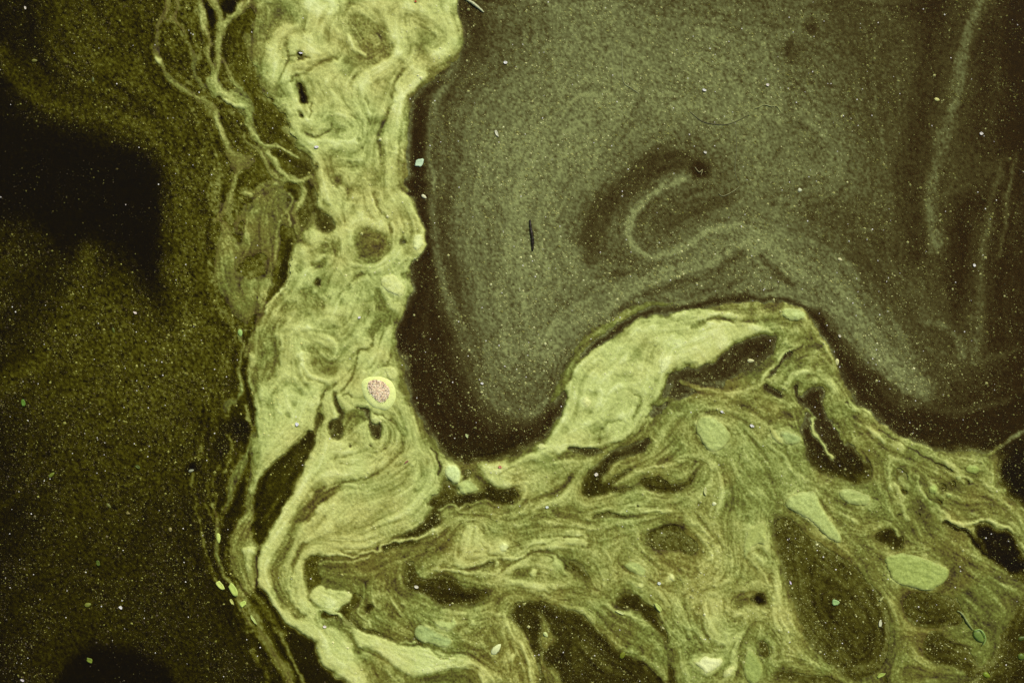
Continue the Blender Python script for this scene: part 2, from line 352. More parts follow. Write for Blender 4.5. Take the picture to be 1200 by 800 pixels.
strand(.78, 8, "536,774 550,774 565,779 580,788 594,806"); patch(.82, 1.5, "557,789 568,784 577,786 581,797 582,812 574,808 568,796"); patch(.36, 3, "540,786 555,782 558,790 565,800 560,830 500,830 505,796 525,790"); patch(.35, 4, "480,797 500,794 530,788 545,800 545,830 470,830")
patch(.85, 1.5, "375,757 383,747 400,748 410,755 415,764 412,772 420,788 440,812 440,830 420,815 405,797 390,786 378,772")
strand(.4, 6, "383,731 398,734 407,744 412,756 417,766"); strand(.5, 5, "372,728 385,726 400,727 410,735", .6); strand(.4, 6, "417,764 432,761 445,769 460,780 475,793 482,810")
patch(.46, 4, "417,772 438,770 453,779 466,792 472,815 440,815 428,790"); strand(.64, 2.5, "443,772 455,780 463,792 470,805")
blob(.14, 5, 435, 712, 2); strand(.64, 4, "473,703 479,716 488,731"); strand(.66, 4, "441,700 440,706 445,712", .8)
patch(.6, 2, "425,728 431,727 433,733 428,735"); strand(.7, 2, "433,726 434,731")

# --- lower swirl field
patch(.56, 4, "545,560 575,545 620,540 650,540 700,530 780,484 835,463 880,480 908,500 930,500 960,545 1000,566 1045,640 1055,700 1060,740 1030,790 1000,830 600,830 570,775 540,765 515,755 490,740 478,700 470,660 500,625 535,605 560,590 605,585 600,560", .95)
patch(.48, 5, "478,700 500,715 560,715 600,705 590,740 600,780 620,830 590,830 580,785 540,768 500,750 486,730", .9)
patch(.43, 5, "460,650 490,630 525,615 528,650 540,668 500,672 488,700 476,690", .9)
patch(.15, 4, "474,664 482,656 486,665 489,675 495,681 507,676 522,675 535,681 545,687 560,689 574,690 564,702 550,707 530,709 514,707 504,701 492,696 481,690 476,677")
strand(.28, 6, "484,657 494,642 508,632 522,624", .8); patch(.27, 3, "500,676 520,672 540,684 525,688 505,684", .6)
patch(.76, 1.3, "547,615 540,625 534,637 529,647 528,655 530,660 537,665 550,666 562,661 577,656 595,651 606,652 592,644 576,640 566,628 560,618")
strand(.5, 2, "561,622 565,638 571,650"); strand(.55, 2, "556,645 572,652 590,648"); strand(.8, 4, "563,640 565,648"); blob(.98, 5, 591, 640, 4); patch(.82, 4, "578,636 590,630 602,638 598,646 584,646")
strand(.46, 3, "545,620 537,634 533,648", .7)
strand(.3, 6, "538,668 556,667 575,661 590,655 604,653"); blob(.7, 3, 582, 659)
strand(.74, 2.6, "512,668 525,669 540,669 552,673 566,671 579,670 592,660 606,651 620,644"); strand(.64, 3, "510,668 517,655 524,645", .7)
strand(.4, 2.5, "597,640 606,636 612,638", .8)
patch(.78, 1.1, "590,652 605,644 621,636 625,632 640,630 652,630 660,632 669,630 680,629 684,634 680,639 667,641 657,641 645,644 631,641 624,641 615,649 605,653")
strand(.5, 1.5, "605,650 615,644 625,637 640,636 652,634 660,635", .8)
patch(.66, 1, "656,626 664,621 672,621 681,626 672,628 662,632"); strand(.9, 2.5, "675,624 681,627"); strand(.68, 2, "667,641 669,645 673,648"); strand(.34, 1.5, "661,632 670,628 680,628")
strand(.27, 3, "588,667 605,656 617,648 624,644 636,645 648,650 658,658 668,668"); patch(.28, 2, "590,655 603,654 606,657 592,666 586,664", .8)  # shadow line painted in under the tongue fold
patch(.74, 1.2, "590,668 605,658 620,650 640,651 652,655 660,662 656,668 640,668 620,664 605,667 594,672"); patch(.48, 2, "619,653 632,652 630,660 621,660"); strand(.45, 1.5, "642,652 648,657 644,661")
patch(.66, 1.6, "578,680 588,672 600,681 618,681 634,687 646,693 625,690 600,687 585,684"); patch(.42, 2.5, "600,671 625,668 636,675 624,680 606,679"); blob(.82, 4, 625, 672)
strand(.74, 3, "589,677 600,683 615,683 632,688 645,694")
patch(.27, 3.5, "658,656 672,653 688,662 696,672 688,681 672,672"); strand(.34, 3, "700,688 680,684 650,696 625,694 605,690", .6)
strand(.8, 2.6, "514,597 524,591 533,592 537,599 546,591 557,588 572,586"); patch(.56, 4, "512,605 520,597 532,596 540,605 530,612 515,615")
patch(.16, 2.5, "500,591 508,580 530,578 548,582 562,577 572,570 590,572 602,574 600,584 590,587 570,586 555,588 546,591 537,597 533,590 525,589 515,594 505,592")
patch(.3, 2, "511,545 517,552 515,570 508,585 525,582 538,579 532,570 524,562 517,550"); strand(.18, 3, "506,524 513,534 516,546 513,556"); patch(.4, 2, "546,562 556,556 562,548 566,560 570,570 560,578 552,576 560,570")
patch(.78, 2, "563,545 585,543 600,546 607,555 600,570 590,573 575,568 566,558"); patch(.62, 5, "600,548 630,530 660,530 690,540 685,575 660,590 625,590 610,575")
strand(.38, 4, "667,557 656,571 640,581 625,589"); strand(.44, 2, "625,542 608,546 593,552 583,558", .8); strand(.8, 5, "600,546 615,536 630,532 645,530", .7); patch(.42, 3, "640,575 655,572 666,556 668,566 655,580 645,582")
strand(.68, 10, "655,590 668,575 680,560", .6)
# hook-shaped gap
patch(.15, 2.5, "681,566 686,556 695,542 705,532 717,527 727,521 745,516 762,513 756,526 742,532 730,535 720,540 711,548 705,556 704,566 712,563 722,556 735,550 750,542 738,553 724,562 715,569 728,572 745,566 758,560 775,562 790,566 805,565 812,555 818,548 816,556 806,570 795,576 780,577 765,573 745,570 730,577 715,576 702,581 690,584 681,578")
strand(.55, 3, "714,556 718,549 720,545"); strand(.34, 4, "771,543 777,536 788,529 798,520"); strand(.28, 2, "798,535 812,537 822,545 817,555 806,568"); patch(.2, 2, "748,562 760,560 776,563 770,574 757,575")
strand(.55, 2, "740,538 760,530 780,518", .6); strand(.44, 2, "745,545 765,535 782,522", .6); strand(.6, 3, "725,567 740,560 755,555", .6)
strand(.76, 2, "728,599 735,593 745,592 755,598 770,596 785,599"); strand(.28, 6, "696,606 720,602 738,606 756,604"); blob(.05, 1.8, 748, 592.5, 1); strand(.34, 5, "650,602 670,605 690,612 720,615", .6); strand(.4, 4, "760,604 790,604 800,608", .6)
patch(.3, 4, "752,627 761,619 780,609 794,611 811,624 821,634 819,652 807,654 790,648 772,648 755,641"); patch(.4, 4, "775,645 800,652 815,660 812,675 790,668 770,655", .7)
strand(.62, 3, "818,624 829,633 831,645 826,656 822,672", .8); strand(.58, 4, "700,625 730,612 755,606 775,604", .5)
blob(.8, 3, 787, 675)
# dark leaf-shaped gap at the bottom
patch(.155, 3, "601,715 608,706 622,703 640,706 655,712 673,716 685,724 700,738 715,752 728,764 745,768 762,781 778,795 800,830 640,830 633,790 627,770 620,750 610,735 602,725")
patch(.46, 2.5, "629,718 636,724 642,733 650,747 657,745 648,755 637,762 634,745 634,730"); patch(.42, 2.5, "634,772 640,783 650,780 656,787 662,815 645,815 637,792"); strand(.5, 2, "634,765 636,778 641,788")
strand(.24, 14, "665,735 690,760 715,785", .5, 8)
patch(.135, 3, "720,706 726,699 739,695 750,700 760,706 770,716 777,729 782,742 784,760 788,777 800,812 790,812 783,790 781,762 775,745 765,731 752,719 740,716 727,712")
strand(.7, 3, "748,695 762,703 773,712 781,726 786,742"); strand(.72, 2.2, "700,707 713,709 725,715 738,721 745,728")
patch(.4, 4, "700,714 725,721 745,730 765,745 776,762 778,782 752,766 727,754 706,736"); strand(.56, 7, "662,706 690,720 715,745 735,762 760,772 775,785", .7); strand(.56, 3, "768,752 778,772 784,792", .7)
strand(.74, 2.6, "594,718 597,735 604,748 612,758 618,772 621,785 627,806"); strand(.36, 3, "585,735 595,752 605,775 612,800", .7)
strand(.62, 3, "600,700 630,697 660,702 700,706", .7); strand(.4, 3, "640,698 660,694 700,692 715,698", .6)
strand(.6, 6, "517,716 540,717 560,714", .6); strand(.56, 5, "555,718 553,728 546,738", .8); patch(.36, 4, "563,748 575,741 590,741 596,750 588,765 570,760", .8); strand(.76, 3, "520,715 532,714 545,717", .7)
blob(.8, 3, 555, 731); blob(.8, 3, 585, 719); blob(.75, 3, 598, 767); patch(.36, 4, "510,757 540,755 560,765 590,775 600,790 585,785 560,772 535,766", .7)
# right half of the swirl
strand(.62, 2.4, "860,600 859,630 858,655 852,682", .8); strand(.36, 2, "856,662 852,675", .8)
strand(.68, 5, "896,636 900,648 906,660 910,674 909,700 907,722 914,738 924,750", .9); strand(.62, 3, "887,650 892,658 900,664", .8); strand(.34, 4, "888,644 895,650", .8)
strand(.56, 4, "866,655 862,680 862,700", .6); strand(.38, 5, "875,665 872,680 885,690", .5)
patch(.7, 2.5, "827,701 840,700 845,711 846,728 851,738 868,741 876,733 871,746 857,753 843,757 835,750 831,736 825,717"); patch(.46, 4, "850,716 866,718 872,728 862,735 850,730"); strand(.72, 3, "860,718 872,718 877,728 877,734"); strand(.3, 4, "819,722 826,738 833,751 846,757", .8)
patch(.32, 3, "862,696 882,694 884,705 866,714"); patch(.04, 1.5, "884,695 894,694 895,705 886,705"); patch(.62, 2.5, "868,712 888,708 897,714 893,726 880,722")
patch(.22, 2, "886,748 897,752 898,766 893,775 886,758"); strand(.34, 8, "884,736 872,752 863,768 861,788", .8); patch(.62, 2, "807,768 850,761 858,768 858,786 832,793 818,788"); strand(.44, 4, "845,784 838,786 855,772", .6)
patch(.34, 5, "800,752 815,750 820,765 805,768", .7); strand(.52, 6, "905,750 904,775 900,800", .6); strand(.62, 2, "815,700 812,720 815,740", .5)
strand(.4, 2, "838,532 846,550 850,570 852,592", .8); strand(.42, 2.5, "868,505 885,522 898,545 905,570 909,592", .6); strand(.62, 3, "800,540 820,534 836,540 844,562 850,582 845,592", .8); strand(.32, 3, "812,537 824,543 818,552", .7); patch(.62, 3, "842,560 850,575 848,586 842,580"); patch(.68, 3, "890,578 902,578 903,586 893,586")
patch(.42, 5, "868,530 885,540 905,560 906,600 895,570 880,552", .6); strand(.6, 5, "855,540 875,560 885,590", .4)
patch(.245, 5, "905,612 918,604 928,605 945,620 965,636 985,647 1005,661 1022,681 1035,696 1043,715 1048,735 1045,762 1030,786 1010,797 985,795 965,780 950,760 936,740 930,715 920,690 912,665 907,640")
patch(.18, 18, "955,690 985,680 1015,700 1035,730 1025,770 1000,760 985,740 960,715", .7)
strand(.48, 4, "985,633 1005,651 1025,671 1041,690 1051,715 1056,745 1065,765", .9); strand(.46, 3.5, "938,742 953,763 968,779 985,793", .9); strand(.46, 5, "918,700 928,722 940,735", .8); strand(.5, 3, "985,795 960,775", .5)
strand(.09, 14, "915,790 950,797 1000,812", .7, 7)
# right-hand net of strands
patch(.46, 5, "975,455 1000,470 1030,495 1060,515 1100,527 1150,527 1175,535 1172,560 1185,585 1205,600 1205,640 1170,650 1200,690 1195,740 1150,800 1100,830 1050,810 1050,760 1050,720 1035,690 1005,655 985,635 960,560 1010,560 1015,540 985,510 965,480", .95)
patch(.38, 12, "1060,640 1120,600 1200,600 1210,700 1190,760 1140,800 1050,800", .55)
patch(.35, 10, "1060,690 1110,690 1170,680 1190,740 1140,790 1080,800 1058,760", .8)
strand(.5, 4, "1070,640 1100,650 1130,665 1160,690 1185,720", .7); strand(.48, 4, "1090,620 1125,640 1150,660 1180,690", .7); strand(.46, 5, "1055,745 1085,735 1115,745 1150,760", .6)
strand(.48, 4, "1060,780 1085,770 1110,780 1140,798", .7); strand(.5, 3, "1120,690 1140,710 1160,720 1180,715", .6); strand(.45, 4, "1165,640 1180,680 1195,700", .6); strand(.5, 3, "1000,560 1030,575 1050,590 1075,615 1100,640", .7); strand(.46, 3, "1160,580 1180,600 1205,615", .8); strand(.46, 3, "1110,600 1140,590 1170,605 1205,625", .6)
patch(.12, 14, "1175,765 1210,710 1210,830 1110,830 1130,805", .8); patch(.1, 10, "1190,720 1210,710 1210,800 1185,800", .6)  # bottom right corner darkened, lens falloff put into the amounts
patch(.16, 6, "1062,700 1100,697 1122,712 1118,735 1090,738 1068,725", .8); patch(.14, 6, "1090,745 1120,755 1140,775 1120,790 1085,770", .8); strand(.5, 5, "1070,765 1090,778 1110,782 1125,790", .7); strand(.4, 5, "1085,740 1110,735 1130,735", .6); strand(.3, 6, "1120,700 1140,695 1160,720 1175,745", .6)
strand(.4, 5, "1110,660 1140,690 1150,715", .6); strand(.38, 4, "1010,640 1025,650 1035,655", .6)
patch(.16, 2, "1024,622 1045,619 1060,630 1056,641 1040,638 1028,630"); strand(.66, 4, "995,606 1012,615 1030,611 1044,613 1054,626"); patch(.3, 3, "1050,600 1062,598 1075,610 1080,630 1060,622", .5)
patch(.13, 3, "945,461 952,455 965,451 972,460 964,464 961,472 966,484 975,500 985,516 996,527 1006,536 1012,550 1016,558 1002,564 985,558 970,552 957,547 949,536 944,527 942,516 952,519 962,526 970,534 978,537 968,529 964,520 959,511 955,497 949,485 938,472 933,462 940,462")
strand(.72, 3.4, "951,492 953,502 958,512 966,526 974,535"); strand(.55, 2, "940,478 948,484 955,492"); patch(.26, 3, "1002,552 1014,550 1018,560 1006,566", .7)
patch(.52, 5, "855,456 890,440 912,425 940,402 965,408 985,440 1000,470 985,482 972,470 960,452 945,455 936,466 945,490 935,502 905,500 880,480", .97)
patch(.54, 3, "830,363 870,356 912,360 945,367 958,383 972,405 982,430 975,438 955,420 935,402 925,412 905,430 890,445 870,452 900,420 908,396 895,385 868,376 845,368", .95)
strand(.64, 3, "907,448 917,435 931,425 948,418 964,420 975,431"); strand(.74, 4.5, "921,447 930,436 944,434 960,439 972,449 983,460 994,472 1006,483 1021,488"); strand(.68, 3, "944,450 955,444 967,447 976,456 986,464"); strand(.5, 2, "935,440 950,440 968,450", .7); patch(.5, 3, "930,450 940,444 948,450 940,460 932,460"); strand(.56, 4, "940,412 960,410 975,420", .7)
strand(.13, 4, "940,403 931,409 923,418 913,428 904,435 897,443"); patch(.13, 1.6, "895,446 905,454 915,459 919,465 908,462 897,455"); strand(.1, 3, "931,452 931,462 937,468"); strand(.72, 3, "938,402 925,411 912,424 901,434 892,445"); strand(.3, 3, "946,404 956,404 962,408", .7); strand(.2, 3, "955,402 962,403", .7)
patch(.3, 3, "908,482 918,478 928,480 930,490 918,492", .9); patch(.56, 3, "966,462 985,466 1000,485 985,490 972,484")
strand(.66, 3, "981,455 990,467 1000,482 1015,488 1028,499 1050,514 1075,529 1100,541 1116,549 1130,559 1146,565 1162,570"); strand(.6, 7, "1035,502 1060,517 1090,532 1110,544 1126,554", .8); strand(.6, 3, "978,470 985,485 995,500 1002,520 1012,540", .6)
strand(.12, 2, "994,472 999,480"); strand(.1, 2, "1030,506 1046,512 1056,518 1064,527 1075,533 1088,537 1100,543 1113,552 1126,559 1142,565")  # dark crack under the pale ridge, its shade painted in
strand(.74, 4, "1008,498 1020,507 1034,518"); patch(.66, 1.5, "1044,520 1052,517 1060,525 1055,530 1046,528"); strand(.7, 2.5, "976,498 984,508 990,520", .8); strand(.62, 3, "978,485 990,482 1000,488", .8); strand(.34, 2.5, "1025,520 1040,530 1055,535", .7)
strand(.66, 3, "1040,536 1041,550 1044,562 1043,572"); strand(.68, 3.4, "1040,536 1051,540 1063,549 1072,560 1077,571 1086,583 1096,593 1106,601 1113,609 1126,613 1140,612 1150,608 1165,612 1180,617 1190,629 1198,642 1205,650")
strand(.74, 4.4, "1049,565 1054,576 1059,590 1064,606"); patch(.1, 1.3, "1055,568 1060,572 1064,576 1058,575"); patch(.27, 3, "1048,545 1060,550 1068,562 1072,575 1062,572 1050,560"); strand(.6, 5, "1056,560 1063,568", .8); patch(.3, 3, "1066,580 1078,585 1095,605 1080,610 1068,600", .8)
strand(.1, 2, "1050,603 1058,601", .9); strand(.25, 2, "1076,560 1082,575 1095,588", .5)
patch(.05, 1.5, "1142,616 1154,614 1166,619 1181,622 1189,631 1192,641 1195,652 1175,656 1160,650 1150,640 1140,632"); strand(.1, 3, "1160,635 1180,640", .5)
strand(.05, 4, "1106,612 1120,618 1132,624 1141,636 1155,648 1175,656 1192,662"); patch(.03, 3, "1168,652 1182,650 1200,655 1210,662 1190,672 1178,668"); strand(.4, 2, "1137,618 1140,628 1146,634")
strand(.55, 2, "1098,577 1109,590 1130,600 1150,600 1166,597", .9); strand(.52, 2, "1120,556 1132,564 1145,570 1155,577 1170,583 1185,592 1200,598"); strand(.56, 3, "1148,560 1152,568 1160,573 1172,574"); strand(.45, 3, "1145,580 1160,590 1180,600 1200,610", .6)
patch(.18, 2, "1098,568 1108,566 1110,576 1102,577", .8); patch(.22, 2, "1092,584 1104,584 1106,592 1096,590", .8); patch(.18, 2, "1140,562 1148,560 1151,568 1144,569", .8); patch(.2, 2.5, "1112,562 1125,568 1122,575 1113,572", .6)
patch(.05, 4, "1173,542 1200,522 1210,530 1210,592 1190,575 1176,560")
strand(.6, 4, "1150,545 1160,553 1170,560", .5); strand(.55, 4, "1155,532 1175,522 1200,500", .6)
# --- pale crest
patch(.8, 1.2, "661,452 667,445 677,425 692,410 712,397 727,387 740,377 757,370 782,371 802,365 815,364 830,364 848,369 868,377 890,383 902,390 905,396 885,397 865,407 845,415 828,423 810,428 797,435 785,443 778,455 770,470 760,480 745,500 730,510 715,518 690,522 670,524 655,530 630,532 612,542 600,545 618,534 640,522 648,505 655,495 662,480 665,465")
strand(.86, 8, "672,440 690,418 715,402 745,384 780,380 800,374 820,370 850,376", .6); strand(.9, 10, "812,402 840,396 865,392 888,390", .7); patch(.88, 5, "790,405 820,395 850,398 830,415 800,425 785,432 780,420", .7)
patch(.68, 6, "745,400 775,395 790,405 770,425 745,430 725,420", .6); patch(.7, 5, "700,480 720,465 740,462 746,475 735,492 705,495", .6); blob(.94, 6, 687, 470, 4); strand(.9, 6, "745,455 765,448 780,440", .5)
patch(.98, 1.5, "775,420 781,415 787,414 786,423 781,435 773,436"); strand(.84, 6, "700,472 712,485", .4)
patch(.36, 1.3, "808,387 815,381 826,379 823,386 812,389"); patch(.32, 1.2, "833,375 839,372 847,376 838,378"); strand(.4, 1.8, "822,382 833,377 847,376 860,379"); strand(.56, 2, "782,372 800,376 815,372", .6); strand(.88, 3, "838,370 855,371 866,375", .8)
strand(.52, 2.6, "745,462 750,470 746,482 740,491"); strand(.52, 2, "701,516 702,502 710,494 725,492"); patch(.5, 4, "690,492 702,494 700,512 688,514", .7); strand(.86, 4, "742,505 752,495 762,480", .6); strand(.56, 2.4, "742,507 752,498 765,492")
patch(.17, 3.5, "780,442 795,432 812,427 830,420 845,413 862,402 885,393 905,394 908,400 900,412 885,422 865,430 845,438 825,445 810,445 795,442 785,450"); patch(.26, 3, "783,456 793,449 806,452 808,462 798,471 786,470"); patch(.42, 3, "850,446 880,434 902,418 905,425 890,440 865,452")
strand(.62, 4, "800,446 815,453 835,458 860,460 880,455 898,447"); strand(.44, 5, "772,472 782,468 795,475", .6); strand(.6, 3, "800,470 820,462 836,458", .6)
strand(.36, 2.6, "766,497 777,484 789,479 807,472 822,466 835,462 850,465 867,472 879,479 890,489 902,496 910,501 922,500 936,501"); strand(.3, 4, "722,528 740,518 752,511 766,497 777,484", .8); strand(.38, 1.8, "788,522 800,513 808,506 813,492 824,484 846,486", .8); strand(.44, 3, "850,490 870,498 885,510 900,530", .5)
patch(.46, 3, "700,518 720,515 715,524 700,526", .7); strand(.62, 4, "780,500 800,485 820,478 845,476", .4); strand(.36, 1.8, "910,501 912,510 918,521 922,524", .9); strand(.3, 1.8, "938,500 941,512 945,518", .8)
strand(.28, 2, "817,488 812,500 818,516 828,528 838,531", .6)

# --- net of thin strands, upper left
patch(.31, 10, "250,190 300,200 340,213 346,280 336,330 300,372 275,370 250,330 245,260", .7); patch(.26, 8, "186,10 240,-10 300,-5 302,100 340,150 365,195 320,205 270,150 225,115 188,75", .5)
strand(.34, 4, "195,40 205,60 208,85 222,100", .6); strand(.33, 3, "215,0 222,20 228,45 232,70 238,92", .6); strand(.33, 3, "270,45 276,70 284,90 292,105", .6); strand(.32, 4, "235,120 245,140 248,165 255,190 250,215", .6); strand(.33, 3, "265,130 275,145 282,160 296,180 305,200", .6)
strand(.36, 3, "250,215 256,240 250,270 254,300 252,330", .7); strand(.36, 3, "275,235 280,255 278,275", .7); strand(.38, 3, "310,235 314,255 310,280 314,300", .7); strand(.36, 3, "262,300 275,315 282,335 290,350", .7); strand(.34, 3, "245,360 262,372 275,385 280,405", .6); strand(.34, 3, "225,130 240,160 262,200", .5)
strand(.3, 2.5, "262,420 255,450 250,480 242,505", .6); strand(.33, 2.5, "272,400 268,425 262,445 266,465", .6); strand(.3, 2.5, "245,535 243,560 248,585", .6); strand(.34, 2.5, "258,545 252,565 254,590", .6)
patch(.2, 3, "186,45 200,30 215,45 222,60 222,95 205,85 188,65", .5); patch(.2, 4, "262,60 285,20 300,15 298,45 300,80 303,100 290,110 270,95", .5)
patch(.06, 2, "238,5 247,2 253,18 254,34 249,37 241,28"); patch(.07, 2, "262,2 282,-5 278,8 262,18 258,24 256,12"); strand(.1, 3, "252,42 250,60 248,80")
strand(.4, 6, "202,-10 196,8 190,20 184,34 182,50 183,66"); strand(.4, 4, "206,-5 206,10 201,22 196,26"); strand(.4, 4, "204,24 211,34 217,42", .8)
strand(.5, 5, "182,64 186,70 192,80 202,94 212,104 222,111 232,116 240,119 247,128 253,138 257,150 261,158 267,168 273,177 284,185 293,189"); strand(.9, 3.4, "183,68 187,72")
strand(.4, 5, "222,52 226,65 225,80 228,94 238,104", .8); strand(.52, 8, "233,-8 236,14 238,26"); strand(.5, 5, "238,26 240,36 245,46 248,52 243,58 246,76 248,90 246,100")
strand(.58, 9, "250,-8 252,6 254,16"); strand(.56, 4.6, "254,16 257,28 258,45 256,65 254,84 250,98")
strand(.6, 6, "298,-4 285,8 275,15 268,22 263,30 261,42 258,55 256,68"); strand(.66, 4, "284,9 272,17"); strand(.5, 2.6, "262,70 267,84 271,97 280,106"); strand(.44, 6, "290,45 293,60 297,73", .8)
patch(.58, 2.5, "243,96 254,95 262,103 275,108 286,112 293,118 294,130 285,128 270,124 258,116 248,113"); blob(.16, 3, 254.5, 114, 1.2); strand(.9, 3, "260,117 266,121 278,122 286,124"); blob(.2, 3, 263, 101, 1.5)
strand(.6, 5.5, "286,120 290,135 294,148 300,160 307,170 313,180 320,190 329,201"); strand(.7, 4, "300,160 306,168"); strand(.5, 4, "300,175 308,188 314,200 322,208"); strand(.66, 2.6, "312,172 325,172 336,178 350,185"); strand(.44, 3, "286,156 292,167 300,175"); strand(.44, 3, "278,130 286,135 290,142", .7); strand(.15, 5, "318,178 332,183 345,192 360,200", .8)
patch(.42, 4, "262,170 280,182 294,188 290,200 275,200 266,185", .7)
strand(.6, 4, "326,200 335,205 345,210 356,212 368,208"); strand(.56, 5, "346,210 353,216 357,226 354,236 348,246 350,260 356,275 366,286"); strand(.52, 5, "290,229 300,222 312,218 322,213 334,211"); strand(.66, 2.5, "340,230 343,240 338,250 341,261"); strand(.58, 3, "327,250 330,260 328,272 327,285 325,297 318,318 313,338 310,354 306,366"); blob(.7, 3, 295, 228)
patch(.22, 3, "335,212 346,215 353,226 348,232 338,226", .9); patch(.14, 3, "265,212 282,205 300,208 312,212 290,222 278,232 262,236", .6)
patch(.38, 4, "310,222 330,218 335,235 330,255 322,290 305,290 300,260 306,238", .8)
strand(.5, 9, "304,236 298,250 293,266 292,280"); strand(.5, 9, "265,268 267,281 276,291 289,290 294,279"); blob(.64, 4, 292, 276); strand(.42, 5, "286,190 276,210 270,230 263,245 256,258"); strand(.5, 4, "270,224 266,238", .7); strand(.48, 3, "287,243 286,256", .7); strand(.4, 3, "250,260 262,252", .8)
patch(.36, 3, "260,285 275,293 300,291 320,298 318,325 310,345 301,360 294,378 284,381 270,366 260,345 257,310"); patch(.28, 4, "285,300 312,298 312,325 292,328 276,312", .8); strand(.46, 7, "262,290 262,320 264,345 275,365", .7); strand(.15, 1.6, "255,350 262,358 268,364", .8)
patch(.6, 1.2, "292,330 308,326 316,334 312,350 308,361 302,350"); strand(.56, 4, "312,344 308,358 302,370 298,384 296,400"); blob(.1, 1.2, 301, 345.5, .7)
patch(.11, 1.5, "336,278 345,276 344,292 341,305 339,321 336,331 327,342 317,352 306,365 301,375 299,382 298,376 301,368 309,359 316,349 322,335 327,321 332,310 335,295")
strand(.8, 2.4, "342,307 338,325 333,337 325,348 316,358 311,367"); strand(.3, 4, "328,330 322,342 314,352", .6)
# channel and fringe, left margin of the column
strand(.12, 3, "299,380 298,388 294,398", .9); strand(.1, 5, "286,425 287,440 290,455 293,468"); strand(.1, 3.5, "296,466 297,485 296,504 295,522 292,538 289,556"); strand(.1, 7, "288,556 284,576 277,598 271,618 268,645", .95)
strand(.46, 2.6, "281,386 283,396 285,406 282,420 282,440 285,452 280,463 275,470"); strand(.56, 3, "297,395 290,410 289,420", .7); patch(.62, 1.5, "280,386 286,388 286,396 281,396", .5)
strand(.46, 2.4, "289,474 292,492 295,505 293,520 288,535 282,546 274,556"); blob(.85, 2, 292, 493)
patch(.45, 2, "275,546 285,535 289,538 284,558 277,573 270,590 264,602 259,618 258,605 264,585 267,568"); patch(.42, 2, "266,465 276,462 272,480 262,490 262,478", .8)
patch(.07, 3, "270,490 284,490 294,500 291,518 282,525 272,515 267,502"); patch(.08, 3, "256,490 266,496 270,525 262,542 252,530 251,510", .9); strand(.38, 3, "266,512 271,522 268,540 262,552", .8)
strand(.3, 3, "240,500 236,520 231,540 228,562 231,582 233,602 239,630 248,660 258,686"); strand(.3, 2, "233,555 232,575 236,598", .7); blob(.02, 6, 226, 549, 3); strand(.26, 3, "252,500 248,520 242,545", .6)
patch(.5, 1.8, "296,500 297,530 295,560 298,585 297,610 300,630 306,642 305,665 302,688 285,690 272,670 268,645 275,620 285,600 290,575 291,550 294,525")
strand(.68, 8, "300,520 298,545 300,558 296,575", .8); strand(.62, 4, "288,600 280,625 274,650", .6); patch(.38, 3, "278,620 288,612 290,640 286,670 276,660", .7); blob(.9, 6, 294, 645, 4); strand(.68, 6, "294,650 296,668 300,684", .8); strand(.06, 2.6, "305,645 305,665 306,690 316,703", .9)
strand(.44, 4, "249,590 253,604 255,620 255,640 262,664 271,686"); strand(.36, 2.4, "240,590 246,603 251,612", .8); strand(.5, 4, "255,618 254,640 262,665 272,690", .6)
strand(.42, 12, "284,690 292,712 305,738 320,766 338,792 348,812", .8, 4); strand(.2, 10, "290,700 300,720 315,735 330,730", .6, 5); strand(.36, 7, "298,692 312,712 326,735 332,738", .7); strand(.44, 3.4, "326,738 335,760 342,775 352,790 364,806"); strand(.42, 5, "275,690 282,712 290,732", .8); strand(.36, 4, "296,760 305,775 315,790 322,808", .8); strand(.14, 4, "306,765 318,785 330,805", .7); strand(.42, 3, "290,740 296,741", .8)
strand(.09, 3, "270,640 271,660 280,680 288,690", .6)

# ------------------------------------------------------------------ clots of scum: outline, height, amount, tint, label
GRN = (.91, 1.0, 1.02); YEL = (1.02, 1.0, .95); TEAL = (.86, 1.0, 1.15); NEU = (1, 1, 1); LIME = (.88, 1.05, .85)
